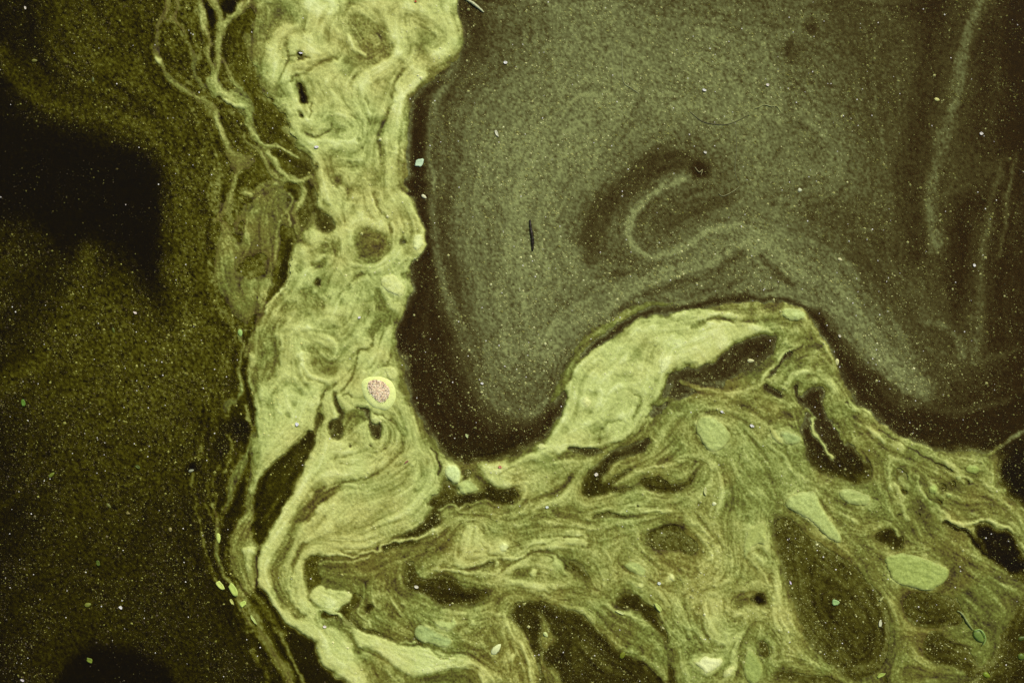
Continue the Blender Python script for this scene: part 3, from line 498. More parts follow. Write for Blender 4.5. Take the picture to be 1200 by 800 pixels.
# outline, height mm, amount, tint, label
CLOTS = [
 ("825,487 833,487 841,491 848,497 855,505 856,511 850,521 839,529 830,527 822,516 815,503 815,495 820,488", 7, .72, GRN, 'smooth oval green clot under the dark arched line right of centre'),
 ("1037,652 1055,647 1075,650 1100,660 1112,669 1105,682 1087,691 1067,687 1047,680 1040,667", 8, .64, (.9, 1.02, .9), 'largest oval green clot, lying near the lower right corner'),
 ("920,585 928,578 937,575 955,576 962,592 972,607 986,629 983,635 967,627 952,612 937,602 922,594", 7, .72, GRN, 'long pale green tongue-shaped clot pointing down right above the dark olive gap'),
 ("982,573 990,571 1000,573 1012,577 1020,582 1017,590 1000,591 987,585", 5, .68, GRN, 'small spindle-shaped green clot beside the long tongue-shaped clot'),
 ("875,620 884,614 892,609 897,615 898,627 896,636 886,637 878,645 873,654 871,642", 5, .66, (.95, 1, .95), 'pale clot with ragged foot left of the dark olive gap'),
 ("915,362 924,361 935,362 945,369 933,376 920,373", 5, .78, GRN, 'small pale green clot at the right end of the humped mat'),
 ("1089,568 1094,566 1098,570 1098,577 1091,578 1087,573", 5, .7, LIME, 'small bright round green clot among the right-hand strands'),
 ("1129,546 1137,543 1145,546 1149,551 1142,555 1132,552", 4, .62, LIME, 'small green oval clot near the right edge above the dark crack'),
 ("912,503 921,505 931,507 938,511 936,519 926,521 918,516", 4, .64, TEAL, 'pale square-cornered clot left of the dark tongue-shaped gap'),
 ("900,499 906,501 912,510 918,521 911,518 903,509", 4, .66, NEU, 'narrow pale clot leaning against the square-cornered clot'),
 ("489,731 500,732 512,738 527,746 532,752 522,758 507,753 491,750 486,741", 4, .66, TEAL, 'flat bluish-green clot above the pale lobed mat at bottom left'),
 ("507,726 519,726 526,727 530,725 526,719 530,719 535,725 535,731 528,738 519,737", 4, .72, GRN, 'curled pale clot like a hook beside the bluish-green clot'),
 ("521,548 526,543 537,546 541,555 537,566 528,563 522,553", 6, .95, GRN, 'bright pale foam clot with two dark dots under the dark water inlet'),
 ("536,566 547,561 556,566 562,573 552,576 543,578 537,573", 4, .74, GRN, 'lower grey-green clot touching the bright dotted foam clot'),
 ("810,772 818,773 824,768 833,768 846,770 847,774 840,781 828,788 820,781", 5, .98, (1.02, 1, 1.1), 'bright yellow foam heap at the bottom edge, right of centre'),
 ("846,786 852,781 858,778 860,784 848,793", 4, .88, (1.02, 1, 1.05), 'small yellow foam clot right of the bright foam heap'),
 ("875,760 882,760 889,771 894,785 885,800 873,794 871,776", 5, .6, (.9, 1.02, .95), 'upright blurred green oval clot at the bottom edge'),
 ("731,661 742,656 756,664 755,674 742,670", 4, .7, GRN, 'flat pale clot with a dark pin-hole left of the bright yellow bead'),
 ("745,684 750,681 756,683 754,688 748,688", 3, .8, NEU, 'tiny pale clot below the pin-holed clot'),
 ("784,673 788,671 791,675 790,680 785,679", 5, .95, (1.05, 1, .95), 'bright yellow round bead of scum right of the pin-holed clot'),
 ("505,618 509,617 511,621 509,625 506,624", 4, .95, NEU, 'single pale round bead on the lip between the two lower mats'),
 ("775,421 781,416 787,414 786,423 781,434 774,435", 4, .97, NEU, 'bright pale fold standing on the humped mat'),
 ("486,275 494,275 495,286 490,295 485,288", 4, .98, NEU, 'bright pale lump on the right bulge of the tall mat'),
 ("630,520 636,519 641,523 637,526 631,525", 4, .88, NEU, 'small pale bean-shaped clot on the shore below the dark inlet'),
 ("447,326 452,322 460,321 467,327 475,337 472,346 464,346 455,341 448,335", 5, .88, NEU, 'pale bean-shaped lobe at the waist of the tall mat'),
 ("453,430 460,428 465,434 467,444 458,444 453,438", 4, .84, NEU, 'pale lump just above the disc with the pink centre'),
 ("683,466 690,464 693,471 689,477 683,474", 3, .96, (1.02, 1, .95), 'yellow-white lump near the left shoulder of the humped mat'),
 ("587,636 594,635 596,641 591,645 586,643", 4, .98, NEU, 'bright round lump at the neck of the pale tongue fold'),
 ("1108,577 1112,576 1115,580 1112,583 1108,582", 4, .7, LIME, 'tiny yellow-green clot right of the bright round green clot'),
 ("1119,556 1126,558 1125,563 1120,561", 3, .72, GRN, 'small pale clot just under the dark crack at the right'),
 ("1174,571 1178,571 1179,577 1175,578", 4, .72, LIME, 'pale green bead at the edge of the black water on the right'),
]
for c_ in CLOTS: patch(min(.95, c_[2] + .02), 2.5, c_[0], .85)

# ------------------------------------------------------------------ let the drawn currents wander a little
def sample(A, x, y):
    x = np.clip(x, 0, A.shape[1] - 1.001); y = np.clip(y, 0, A.shape[0] - 1.001)
    xi = x.astype(np.int32); yi = y.astype(np.int32); fx = x - xi; fy = y - yi
    return (A[yi, xi] * (1 - fx) + A[yi, xi + 1] * fx) * (1 - fy) + (A[yi + 1, xi] * (1 - fx) + A[yi + 1, xi + 1] * fx) * fy
GI, GJ = np.mgrid[0:H, 0:W].astype(float)
wx = 1.3 * noise((H, W), 12, 11) + 0.9 * noise((H, W), 4, 12) + 0.55 * noise((H, W), 1.6, 13)
wy = 1.3 * noise((H, W), 12, 14) + 0.9 * noise((H, W), 4, 15) + 0.55 * noise((H, W), 1.6, 16)
Ds = sample(D, GJ + wx, GI + wy)

# which raft of scum a spot belongs to
REG = np.zeros((H, W), np.int8)
REGIONS = [
 (4, "375,650 450,640 520,615 505,590 514,552 545,545 600,545 640,525 690,530 775,485 835,462 880,479 910,501 905,560 905,620 915,700 930,830 600,830 540,772 500,757 418,737 400,720 360,690"),
 (5, "910,501 935,500 945,470 970,440 985,445 1040,492 1110,524 1160,520 1220,490 1220,830 930,830 915,700 905,620 905,560"),
 (3, "535,545 600,525 640,505 655,450 690,395 745,362 830,355 900,348 945,360 975,400 990,440 985,450 945,470 935,500 910,501 880,479 835,462 775,485 690,530 640,530 600,550"),
 (6, "175,-20 315,-20 301,15 297,45 303,100 333,140 350,175 370,190 372,240 346,285 340,325 302,375 285,405 268,385 248,345 240,250 262,205 250,160 225,125 170,80"),
 (7, "272,378 292,395 292,440 293,470 297,500 294,560 300,585 300,620 305,645 305,690 350,760 420,830 330,830 290,760 268,720 240,660 222,580 222,500 245,470 270,420"),
 (1, "318,-20 520,-20 545,48 480,115 472,200 500,270 480,350 500,395 437,400 421,425 415,443 395,452 378,460 376,480 365,505 292,470 294,420 296,395 340,325 346,285 372,240 372,195 350,175 333,140 303,100 297,45 301,15"),
 (2, "290,470 365,505 376,480 378,460 395,452 415,443 421,425 437,400 500,395 545,545 514,552 505,590 515,600 520,615 450,640 375,650 360,690 400,720 418,737 500,757 540,772 600,830 420,830 300,700 303,645 298,600 296,560 298,500"),
]
for k, s in REGIONS:
    P = pts_of(s)
    REG[inside(P, XX + wx * 1.5, YY + wy * 1.5)] = k
for _ in range(6):                                  # close slivers between neighbouring rafts
    for ax, sh in ((0, 1), (0, -1), (1, 1), (1, -1)):
        nb_ = np.roll(REG, sh, ax); REG = np.where(REG == 0, nb_, REG)

# flow-aligned streaks: line-integral convolution along the local direction of the currents
B = gauss(Ds, 2.0)
gy, gx = np.gradient(B)
Jxx, Jyy, Jxy = gauss(gx * gx, 9), gauss(gy * gy, 9), gauss(gx * gy, 9)
ang = 0.5 * np.arctan2(2 * Jxy, Jxx - Jyy) + math.pi / 2 + 0.12 * noise((H, W), 20, 21)
vx, vy = np.cos(ang).astype(np.float32), np.sin(ang).astype(np.float32)
def lic(N, steps):
    acc = N.copy(); cnt = 1
    for sgn in (1, -1):
        x = GJ.astype(np.float32).copy(); y = GI.astype(np.float32).copy()
        px, py = sgn * vx, sgn * vy
        for _ in range(steps):
            x += px; y += py
            xi = np.clip((x + .5).astype(np.int32), 0, W - 1); yi = np.clip((y + .5).astype(np.int32), 0, H - 1)
            acc += N[yi, xi]; cnt += 1
            nx, ny = vx[yi, xi], vy[yi, xi]
            f = np.where(nx * px + ny * py < 0, -1, 1)
            px, py = nx * f, ny * f
    acc /= cnt
    return acc / acc.std()
L1 = lic(noise((H, W), 0.7, 31), 14)
L2 = lic(noise((H, W), 1.6, 32), 26)
L3 = lic(noise((H, W), 4.0, 33), 40)
mott = 0.6 * noise((H, W), 2.2, 41) + 0.6 * noise((H, W), 5, 42)
fine = noise((H, W), 0.55, 43)
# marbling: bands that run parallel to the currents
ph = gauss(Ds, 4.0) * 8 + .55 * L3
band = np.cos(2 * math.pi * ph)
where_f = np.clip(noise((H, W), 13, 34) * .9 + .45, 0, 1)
fold = np.clip((-band - .80) / .2, 0, 1) * where_f              # thin dark creases, fold shade painted into the tone
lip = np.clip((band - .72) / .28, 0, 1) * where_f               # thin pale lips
amp = np.clip((Ds - 0.05) / 0.3, 0, 1)
matty = np.clip((Ds - 0.34) / 0.12, 0, 1)
damp = 1 - 0.35 * np.clip((Ds - .75) / .2, 0, 1)
mid = np.exp(-((Ds - .47) / .17) ** 2)
calm = .34 + .66 * np.pad(gauss((REG > 0).astype(float)[PAD:-PAD, PAD:-PAD], 4), PAD, mode='edge')
flow_c = np.clip(calm + .08, 0, 1)
Dt = Ds + amp * damp * (flow_c * (0.036 * L1 + 0.052 * L2) + calm ** 1.6 * 0.030 * mott) + (0.030 + .03 * mid) * fine * np.clip(Ds / .3, .25, 1)
upper = np.isin(REG, (1, 3)).astype(float)
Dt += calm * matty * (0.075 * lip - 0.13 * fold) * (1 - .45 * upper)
Dt += upper * matty * (.045 * noise((H, W), 6, 46) + .035 * noise((H, W), 2.4, 47) - .10 * np.clip(noise((H, W), 4, 48) - 1.2, 0, 1.2))
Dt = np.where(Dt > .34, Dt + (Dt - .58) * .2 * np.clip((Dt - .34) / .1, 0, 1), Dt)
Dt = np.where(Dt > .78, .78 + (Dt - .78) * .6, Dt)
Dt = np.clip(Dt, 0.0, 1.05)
Ds = Ds + .022 * noise((H, W), 1.2, 45) * mid

# pond beyond the frame: the same currents go on (folded over), thinning out to open water
EXT = 150
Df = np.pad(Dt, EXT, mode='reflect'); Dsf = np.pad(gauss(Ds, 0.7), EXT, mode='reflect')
RG = np.pad(REG, EXT, mode='reflect'); FN = np.pad(fine, EXT, mode='reflect')
HF, WF = Df.shape
OFF = PAD + EXT
yy, xx = np.mgrid[0:HF, 0:WF].astype(float)
PXX, PYY = xx - OFF + 0.5, yy - OFF + 0.5          # pixel coordinates of every node
edge = np.minimum(np.minimum(xx, WF - 1 - xx), np.minimum(yy, HF - 1 - yy))
fade = np.clip(edge / 70.0 + 0.25 * np.pad(noise((H, W), 14, 51), EXT, mode='reflect') * (edge < 90), 0, 1)
Df = Df * fade; Dsf = Dsf * fade

THR = 0.315
MAT = (RG > 0) & (Dsf > THR)
cnt = gauss(MAT.astype(float), 1.5)
MAT = (RG > 0) & (cnt > 0.5)                        # close pin-holes, drop stray crumbs
Hs = np.clip((gauss(Df, 1.2) - 0.42) / 0.62, 0, 1)
edge_in = np.clip((cnt - 0.45) / 0.5, 0, 1)
Z_FILM = 0.003
HT = Z_FILM + 0.0004 + edge_in * 0.0004 + 0.0046 * Hs + 0.0004 * gauss(FN, .8)
HT += 0.003 * np.clip(gauss(MAT.astype(float), 9) - 0.4, 0, 1)
def height(x, y):
    c = int(np.clip(round(x + OFF - .5), 0, WF - 1)); r = int(np.clip(round(y + OFF - .5), 0, HF - 1))
    return float(HT[r, c]) if MAT[r, c] else Z_FILM

# ------------------------------------------------------------------ colours
def lin(c):
    c = np.asarray(c, float) / 255.0
    return np.where(c <= .04045, c / 12.92, ((c + .055) / 1.055) ** 2.4)
def ramp(d, stops):
    xs = [s[0] for s in stops]; cs = np.array([lin(s[1]) for s in stops])
    return np.stack([np.interp(d, xs, cs[:, k]) for k in range(3)], -1)
R_MAT = [(0, (8, 5, 0)), (.12, (42, 29, 4)), (.25, (76, 68, 16)), (.4, (110, 111, 37)), (.55, (141, 147, 67)), (.7, (171, 177, 94)), (.85, (199, 206, 118)), (1.05, (230, 238, 160))]
R_FR = [(0, (8, 5, 1)), (.12, (46, 33, 9)), (.25, (75, 69, 34)), (.4, (108, 111, 66)), (.55, (141, 148, 90))]
R_FL = [(0, (3, 2, 0)), (.05, (16, 11, 1)), (.12, (39, 34, 2)), (.2, (61, 57, 7)), (.3, (88, 86, 20)), (.55, (142, 147, 74))]
green = np.pad(np.clip(0.5 * noise((H, W), 26, 61) + 0.35 * noise((H, W), 7, 62), -1, 1), EXT, mode='reflect')
def colour_mat(d, g):
    c = ramp(d, R_MAT)
    s = np.clip(g, -1, 1)[..., None] * np.clip(1.25 - d, 0.1, 1)[..., None]
    return np.clip(c * (1 + s * np.array([-.10, .015, .03])), 0, 1)

# ------------------------------------------------------------------ materials
def new_mat(name):
    m = bpy.data.materials.new(name); m.use_nodes = True
    nt = m.node_tree; nt.nodes.clear()
    return m, nt, nt.nodes, nt.links
def scum_material(name, rough, bump, scale, film=False, spec=0.35):
    m, nt, N, K = new_mat(name)
    out = N.new('ShaderNodeOutputMaterial'); p = N.new('ShaderNodeBsdfPrincipled')
    at = N.new('ShaderNodeAttribute'); at.attribute_name = 'scum'
    tc = N.new('ShaderNodeTexCoord'); nz = N.new('ShaderNodeTexNoise')
    nz.inputs['Scale'].default_value = scale; nz.inputs['Detail'].default_value = 4.0; nz.inputs['Roughness'].default_value = .7
    K.new(tc.outputs['Object'], nz.inputs['Vector'])
    mr = N.new('ShaderNodeMapRange'); mr.inputs['From Min'].default_value = .3; mr.inputs['From Max'].default_value = .7
    mr.inputs['To Min'].default_value = .7 if film else .76; mr.inputs['To Max'].default_value = 1.3 if film else 1.24
    K.new(nz.outputs['Fac'], mr.inputs['Value'])
    mx = N.new('ShaderNodeMix'); mx.data_type = 'RGBA'; mx.blend_type = 'MULTIPLY'; mx.inputs['Factor'].default_value = 1.0
    K.new(at.outputs['Color'], mx.inputs['A']); K.new(mr.outputs['Result'], mx.inputs['B'])
    K.new(mx.outputs['Result'], p.inputs['Base Color'])
    p.inputs['Roughness'].default_value = rough
    p.inputs['Specular IOR Level'].default_value = spec
    if bump > 0:
        b = N.new('ShaderNodeBump'); b.inputs['Strength'].default_value = bump; b.inputs['Distance'].default_value = .002
        K.new(nz.outputs['Fac'], b.inputs['Height']); K.new(b.outputs['Normal'], p.inputs['Normal'])
    if film:
        t = N.new('ShaderNodeBsdfTransparent'); ms = N.new('ShaderNodeMixShader')
        K.new(at.outputs['Alpha'], ms.inputs[0]); K.new(t.outputs[0], ms.inputs[1]); K.new(p.outputs[0], ms.inputs[2])
        K.new(ms.outputs[0], out.inputs[0])
    else:
        K.new(p.outputs[0], out.inputs[0])
    return m
M_MAT = scum_material('algae_scum', .6, .3, 420, False, .2)
M_FILM = scum_material('pollen_film', .9, .0, 560, True, .03)
M_CLOT = scum_material('scum_clot', .55, .12, 420, False, .2)
M_BIT = scum_material('plant_fragment', .45, .15, 700)
M_GRAIN = scum_material('pollen_grain', .4, .0, 900, False, .5)
m, nt, N, K = new_mat('pond_water')
out = N.new('ShaderNodeOutputMaterial'); p = N.new('ShaderNodeBsdfPrincipled')
p.inputs['Base Color'].default_value = (.0045, .003, .0006, 1); p.inputs['Roughness'].default_value = .06; p.inputs['IOR'].default_value = 1.33
tc = N.new('ShaderNodeTexCoord'); nz = N.new('ShaderNodeTexNoise'); nz.inputs['Scale'].default_value = 3.0
b = N.new('ShaderNodeBump'); b.inputs['Strength'].default_value = .05; b.inputs['Distance'].default_value = .01
K.new(tc.outputs['Object'], nz.inputs['Vector']); K.new(nz.outputs['Fac'], b.inputs['Height']); K.new(b.outputs['Normal'], p.inputs['Normal'])
K.new(p.outputs[0], out.inputs[0]); M_WATER = m

# ------------------------------------------------------------------ mesh helpers
def mesh_of(name, V, F, col=None, smooth_shade=True):
    me = bpy.data.meshes.new(name)
    V = np.asarray(V, np.float32); F = np.asarray(F, np.int32)
    me.vertices.add(len(V)); me.vertices.foreach_set('co', V.ravel())
    k = F.shape[1]
    me.loops.add(F.size); me.loops.foreach_set('vertex_index', F.ravel())
    me.polygons.add(len(F)); me.polygons.foreach_set('loop_start', np.arange(0, F.size, k, dtype=np.int32))
    me.update(calc_edges=True)
    me.polygons.foreach_set('use_smooth', np.full(len(F), smooth_shade, bool))
    if col is not None:
        a = me.color_attributes.new('scum', 'FLOAT_COLOR', 'POINT')
        col = np.asarray(col, np.float32)
        if col.shape[1] == 3: col = np.hstack([col, np.ones((len(col), 1), np.float32)])
        a.data.foreach_set('color', col.ravel())
    me.update()
    return me
def obj(name, me, mat, parent=None, label=None, category=None, group=None, kind=None):
    o = bpy.data.objects.new(name, me); C.objects.link(o)
    if me is not None and mat is not None: me.materials.append(mat)
    if parent is not None: o.parent = parent
    if label: o['label'] = label
    if category: o['category'] = category
    if group: o['group'] = group
    if kind: o['kind'] = kind
    return o
def grid_faces(keep, idx, cell):
    r, c = np.nonzero(cell)
    a = idx[r, c]; bb = idx[r, c + 1]; cc = idx[r + 1, c + 1]; d = idx[r + 1, c]
    return np.stack([a, d, cc, bb], 1)

# ------------------------------------------------------------------ the setting: water
S = 120.0
me = mesh_of('pond_water', [(-S, -S, 0), (S, -S, 0), (S, S, 0), (-S, S, 0)], [(0, 1, 2, 3)], smooth_shade=False)
obj('pond_water', me, M_WATER, kind='structure')

# thin film on the water, wherever no thick raft covers it

from_l = np.clip((PXX - 330) / 140, 0, 1)
# resample the film at 1.5 px
ny, nx = int((HF - 1) / 1.5), int((WF - 1) / 1.5)
gy_, gx_ = np.mgrid[0:ny, 0:nx] * 1.5
dF = sample(Df, gx_, gy_)
covered = sample(gauss(MAT.astype(float), 3.5), gx_, gy_) > 0.985
fx_ = gx_ - OFF + .5; fy_ = gy_ - OFF + .5
s_lr = (np.clip((fx_ - 330) / 140, 0, 1) * (.25 + .75 * np.clip((560 - fy_) / 60, 0, 1)))[..., None]
speck = noise((ny, nx), 0.45, 71)
dF = np.clip(dF * (1 + (0.13 + .17 * np.clip((330 - fx_) / 100, 0, 1)) * speck), 0, 1)
cF = ramp(dF, R_FL) * (1 - s_lr) + ramp(dF, R_FR) * s_lr
al = np.clip(dF * 2.6 + .04, 0.0, 1.0)
keepv = ~covered
cell = keepv[:-1, :-1] & keepv[1:, :-1] & keepv[:-1, 1:] & keepv[1:, 1:]
used = np.zeros((ny, nx), bool)
for a_, b_ in ((0, 0), (0, 1), (1, 0), (1, 1)): used[a_:ny - 1 + a_, b_:nx - 1 + b_] |= cell
idx = np.full((ny, nx), -1, np.int32); idx[used] = np.arange(used.sum())
V = np.stack([WX(fx_[used]), WY(fy_[used]), np.full(used.sum(), Z_FILM)], 1)
col = np.concatenate([(cF[used] * GAIN) / al[used][:, None], al[used][:, None]], 1)
me = mesh_of('pollen_film', V, grid_faces(used, idx, cell), col, False)
obj('pollen_film', me, M_FILM, label='thin brown and grey-green film of pollen drifting on the dark water', category='pollen film', kind='stuff')

# ------------------------------------------------------------------ rafts of algae scum
PATCH_TEXT = [
 (319, 515, 'pale wedge of scum between the left channel and the dark lens-shaped gap'),
 (644, 789, 'green scum patch in the dark leaf-shaped gap, cut by the bottom edge'),
 (639, 744, 'small green scum island inside the dark leaf-shaped gap'),
 (931, 798, 'olive scum patch at the bottom edge under the dark olive gap'),
 (953, 503, 'pale scum strand crossing the dark tongue-shaped gap'),
 (295, 59, 'short soft green strand left of the tall mat near the top'),
 (313, 116, 'narrow green sliver along the upper left edge of the tall mat'),
 (339, 156, 'small green sliver at the left edge of the tall mat below the black slits'),
 (322, 767, 'stringy olive strand trailing to the bottom edge at the lower left'),
 (287, 406, 'thin green strand beside the light green oval seed left of the tall mat'),
 (274, 459, 'small green tuft left of the tall mat, above the fringe'),
 (239, 132, 'outermost long strand of the lacy net at the upper left'),
 (517, 560, 'small dark green patch beside the bright dotted foam clot'),
]
MAT_TEXT = {
 1: 'tall pale yellow-green scum mat running down from the top edge, left of centre',
 2: 'folded pale scum mat with dark lens-shaped gap, curling round the lower left',
 3: 'pale humped scum mat with smooth left shoulder below the grey-green film',
 4: 'swirled olive-green scum mat full of dark gaps along the bottom centre',
 5: 'stringy olive scum mat with long thin strands at the lower right',
 6: 'lacy net of thin green scum strands at the upper left of the tall mat',
 7: 'frayed dark green scum fringe trailing down left of the dark lens-shaped gap',
}
def pieces(M):
    """connected pieces of a raft, largest first"""
    lab = np.zeros(M.shape, np.int32); todo = M.tobytes(); w = M.shape[1]; L = lab.ravel(); n = 0; sizes = []
    for q in np.flatnonzero(M.ravel()):
        if L[q]: continue
        n += 1; L[q] = n; stack = [int(q)]; size = 0
        while stack:
            c = stack.pop(); size += 1
            for d in (c - 1, c + 1, c - w, c + w):
                if 0 <= d < len(todo) and todo[d] and not L[d]: L[d] = n; stack.append(d)
        sizes.append(size)
    order = np.argsort(sizes)[::-1]
    return lab, [(int(o) + 1, sizes[o]) for o in order]
in_view = (PXX > 0) & (PXX < CW) & (PYY > 0) & (PYY < CH)
allm = MAT[:-1, :-1] & MAT[1:, :-1] & MAT[:-1, 1:] & MAT[1:, 1:]
for k, text in MAT_TEXT.items():
    own = np.zeros((HF, WF), bool); own[:-1, :-1] = allm & (RG[:-1, :-1] == k)
    lab, comps = pieces(own)
    for rank, (c, size) in enumerate(comps):
        if rank and size < 130: break
        cell = (lab == c)
        if rank and not (cell & in_view).any(): continue
        used = cell.copy(); used[1:] |= cell[:-1]; used[:, 1:] |= cell[:, :-1]; used[1:, 1:] |= cell[:-1, :-1]
        idx = np.full((HF, WF), -1, np.int32); idx[used] = np.arange(used.sum())
        V = np.stack([WX(PXX[used]), WY(PYY[used]), HT[used]], 1)
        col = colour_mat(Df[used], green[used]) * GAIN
        t = text
        if rank:
            rr, cc_ = np.nonzero(cell & in_view); mx_, my_ = PXX[rr, cc_].mean(), PYY[rr, cc_].mean()
            best = min(PATCH_TEXT, key=lambda p: math.hypot(p[0] - mx_, p[1] - my_))
            if math.hypot(best[0] - mx_, best[1] - my_) > 30: continue
            t = best[2]; PATCH_TEXT.remove(best)
        me = mesh_of('algae_mat', V, grid_faces(used, idx, cell), col, True)
        obj('algae_mat' if not rank else 'scum_patch', me, M_MAT, label=t, category='algae mat' if not rank else 'scum patch', group=None if not rank else 'loose patches of scum')

# ------------------------------------------------------------------ floating things
def rough_outline(P, amp, seed):
    P = smooth(np.asarray(P, float), True, 1.0)
    n = len(P); r = np.random.default_rng(seed)
    t = np.arange(n) / n * 2 * math.pi
    k = sum(r.normal() / (j ** .7) * np.cos(j * t + r.uniform(0, 6.3)) for j in range(3, 16)) * amp * .35
    c = P.mean(0); d = P - c; L = np.hypot(d[:, 0], d[:, 1])[:, None] + 1e-6
    return P + d / L * k[:, None]
def dome(P, hmax, dval, tint, seed, power=2.0, base=None, rings=7, follow=True, noise_amp=.05, edge_dark=0.0):
    """closed-over mound of scum with an irregular outline; returns verts, faces, colours"""
    n = len(P); c = P.mean(0); r = np.random.default_rng(seed)
    V, colr = [], []
    fr = [1.0, .97, .88, .74, .56, .36, .15][:rings]
    for f in fr:
        for q in P:
            x, y = c + (q - c) * f
            zb = height(x, y) if follow else base
            z = zb - .0008 + hmax * (1 - f ** power) + (r.normal() * .00018 if f < 1 else 0)
            V.append((WX(x), WY(y), z))
            colr.append(dval + r.normal() * noise_amp - edge_dark * (f > .9))
    V.append((WX(c[0]), WY(c[1]), (height(*c) if follow else base) + hmax)); colr.append(dval)
    F = []
    for k in range(len(fr) - 1):
        for i in range(n):
            j = (i + 1) % n
            F.append((k * n + i, (k + 1) * n + i, (k + 1) * n + j, k * n + j))
    last = (len(fr) - 1) * n; top = len(V) - 1
    for i in range(n): F.append((last + i, top, top, last + (i + 1) % n))
    F = [(a, b_, c_, d_) if b_ != c_ else (a, b_, d_, d_) for a, b_, c_, d_ in F]
    col = ramp(np.clip(np.array(colr), 0, 1.05), R_MAT) * np.array(tint) * GAIN
    return V, F, np.clip(col, 0, 1)
def mound(P, hmax, dval, tint, seed, step=.7):
    """low mound of scum on a fine grid, thinning to nothing at its ragged rim"""
    x0, y0 = P.min(0) - 3; x1, y1 = P.max(0) + 3
    Y, X = np.mgrid[y0:y1:step, x0:x1:step]
    r = np.random.default_rng(seed)
    shp = X.shape
    jx, jy = .5 * noise(shp, 1.6, seed), .5 * noise(shp, 1.6, seed + 1)
    M = inside(P, X + jx, Y + jy).astype(float)
    hgt = np.clip(box3(M, 3) * 2 - 1, 0, 1) ** .7
    keep = M > .5
    cell = keep[:-1, :-1] & keep[1:, :-1] & keep[:-1, 1:] & keep[1:, 1:]
    used = np.zeros(shp, bool)
    for a_, b_ in ((0, 0), (0, 1), (1, 0), (1, 1)): used[a_:shp[0] - 1 + a_, b_:shp[1] - 1 + b_] |= cell
    idx = np.full(shp, -1, np.int32); idx[used] = np.arange(used.sum())
    tex = .03 * noise(shp, 2.6, seed + 2) + .035 * noise(shp, .7, seed + 3)
    zb = np.array([height(a_, b_) for a_, b_ in zip(X[used], Y[used])])
    zc = float(np.median(zb))
    z = np.maximum(zb * .6 + zc * .4, zb) + .0003 + hmax * hgt[used] + .0002 * noise(shp, 2.2, seed + 4)[used] * hgt[used]
    V = np.stack([WX(X[used]), WY(Y[used]), z], 1)
    dd = dval + .05 + tex[used] * .8
    ci_ = np.clip((X[used] + OFF).astype(int), 0, WF - 1); ri_ = np.clip((Y[used] + OFF).astype(int), 0, HF - 1)
    w_ = np.clip(hgt[used] * 1.1 - .1, .0, 1)[:, None]
    col = (ramp(np.clip(dd, 0, 1.05), R_MAT) * np.array(tint) * w_ + ramp(np.maximum(Df[ri_, ci_], .25), R_MAT) * (1 - w_)) * GAIN
    return V, [tuple(int(q) for q in f) for f in grid_faces(used, idx, cell)], np.clip(col, 0, 1)
def quads_tris_mesh(name, V, F, col, sm=True):
    me = bpy.data.meshes.new(name)
    F = [tuple(dict.fromkeys(f)) for f in F]
    me.from_pydata([tuple(map(float, v)) for v in V], [], F)
    # outward normals up
    me.update()
    if sum(p_.normal.z * p_.area for p_ in me.polygons) < 0: me.flip_normals()
    me.polygons.foreach_set('use_smooth', np.full(len(me.polygons), sm, bool))
    a = me.color_attributes.new('scum', 'FLOAT_COLOR', 'POINT')
    col = np.asarray(col, np.float32)
    a.data.foreach_set('color', np.hstack([col, np.ones((len(col), 1), np.float32)]).ravel())
    me.update()
    return me
def ell(cx, cy, rx, ry, rot=0, n=10):
    t = np.arange(n) / n * 2 * math.pi; a = math.radians(rot)
    x = rx * np.cos(t); y = ry * np.sin(t)
    return np.stack([cx + x * math.cos(a) - y * math.sin(a), cy + x * math.sin(a) + y * math.cos(a)], 1)

for i, (s, h, dv, tint, text) in enumerate(CLOTS):
    P = rough_outline(pts_of(s), 1.0, 100 + i)
    V, F, col = mound(P, h * .00045, dv, tint, 200 + i)
    obj('scum_clot', quads_tris_mesh('scum_clot', V, F, col), M_CLOT, label=text, category='scum clot', group='clots of scum on the mats')

# the disc with the pink centre: rim, core and grains
rim_s = "424,447 428,443 433,441 443,440 453,443 461,449 464,457 464,467 460,475 453,480 444,479 438,477 431,471 426,462 424,454"
core_s = "431,445 436,443 443,443 450,446 456,450 459,455 458,463 453,471 446,473 439,469 433,461 429,452"
P = rough_outline(pts_of(rim_s), .4, 5); Z0 = height(444, 470)
disc = obj('floating_disc', None, None, label='round floating disc with yellow-green rim and grainy pink centre', category='disc')
disc.location = (float(WX(444)), float(WY(460)), Z0)
def shift(V, o): return [(v[0] - o.location.x, v[1] - o.location.y, v[2] - o.location.z) for v in V]
V, F, col = dome(P, .005, 1.03, (1.0, 1.02, .85), 6, power=9.0, base=Z0, follow=False, noise_amp=.02)
obj('rim', quads_tris_mesh('rim', shift(V, disc), F, col), M_CLOT, disc, label='smooth yellow-green rim')
Pc = pts_of(core_s); Pc = rough_outline(Pc.mean(0) + (Pc - Pc.mean(0)) * .88 + np.array([.3, .2]), .7, 8)
V, F, col = dome(Pc, .0035, .9, (1, 1, 1), 9, power=3.0, base=Z0 + .0046, follow=False)
pr = np.random.default_rng(77)
pink = np.array([lin((238, 218, 172)), lin((222, 182, 148)), lin((248, 235, 190)), lin((150, 105, 85)), lin((255, 246, 225))])
col = pink[pr.choice(5, len(col), p=[.38, .2, .27, .04, .11])] * GAIN
obj('core', quads_tris_mesh('core', shift(V, disc), F, col, False), M_CLOT, disc, label='grainy pink centre')
gv, gf, gc = [], [], []
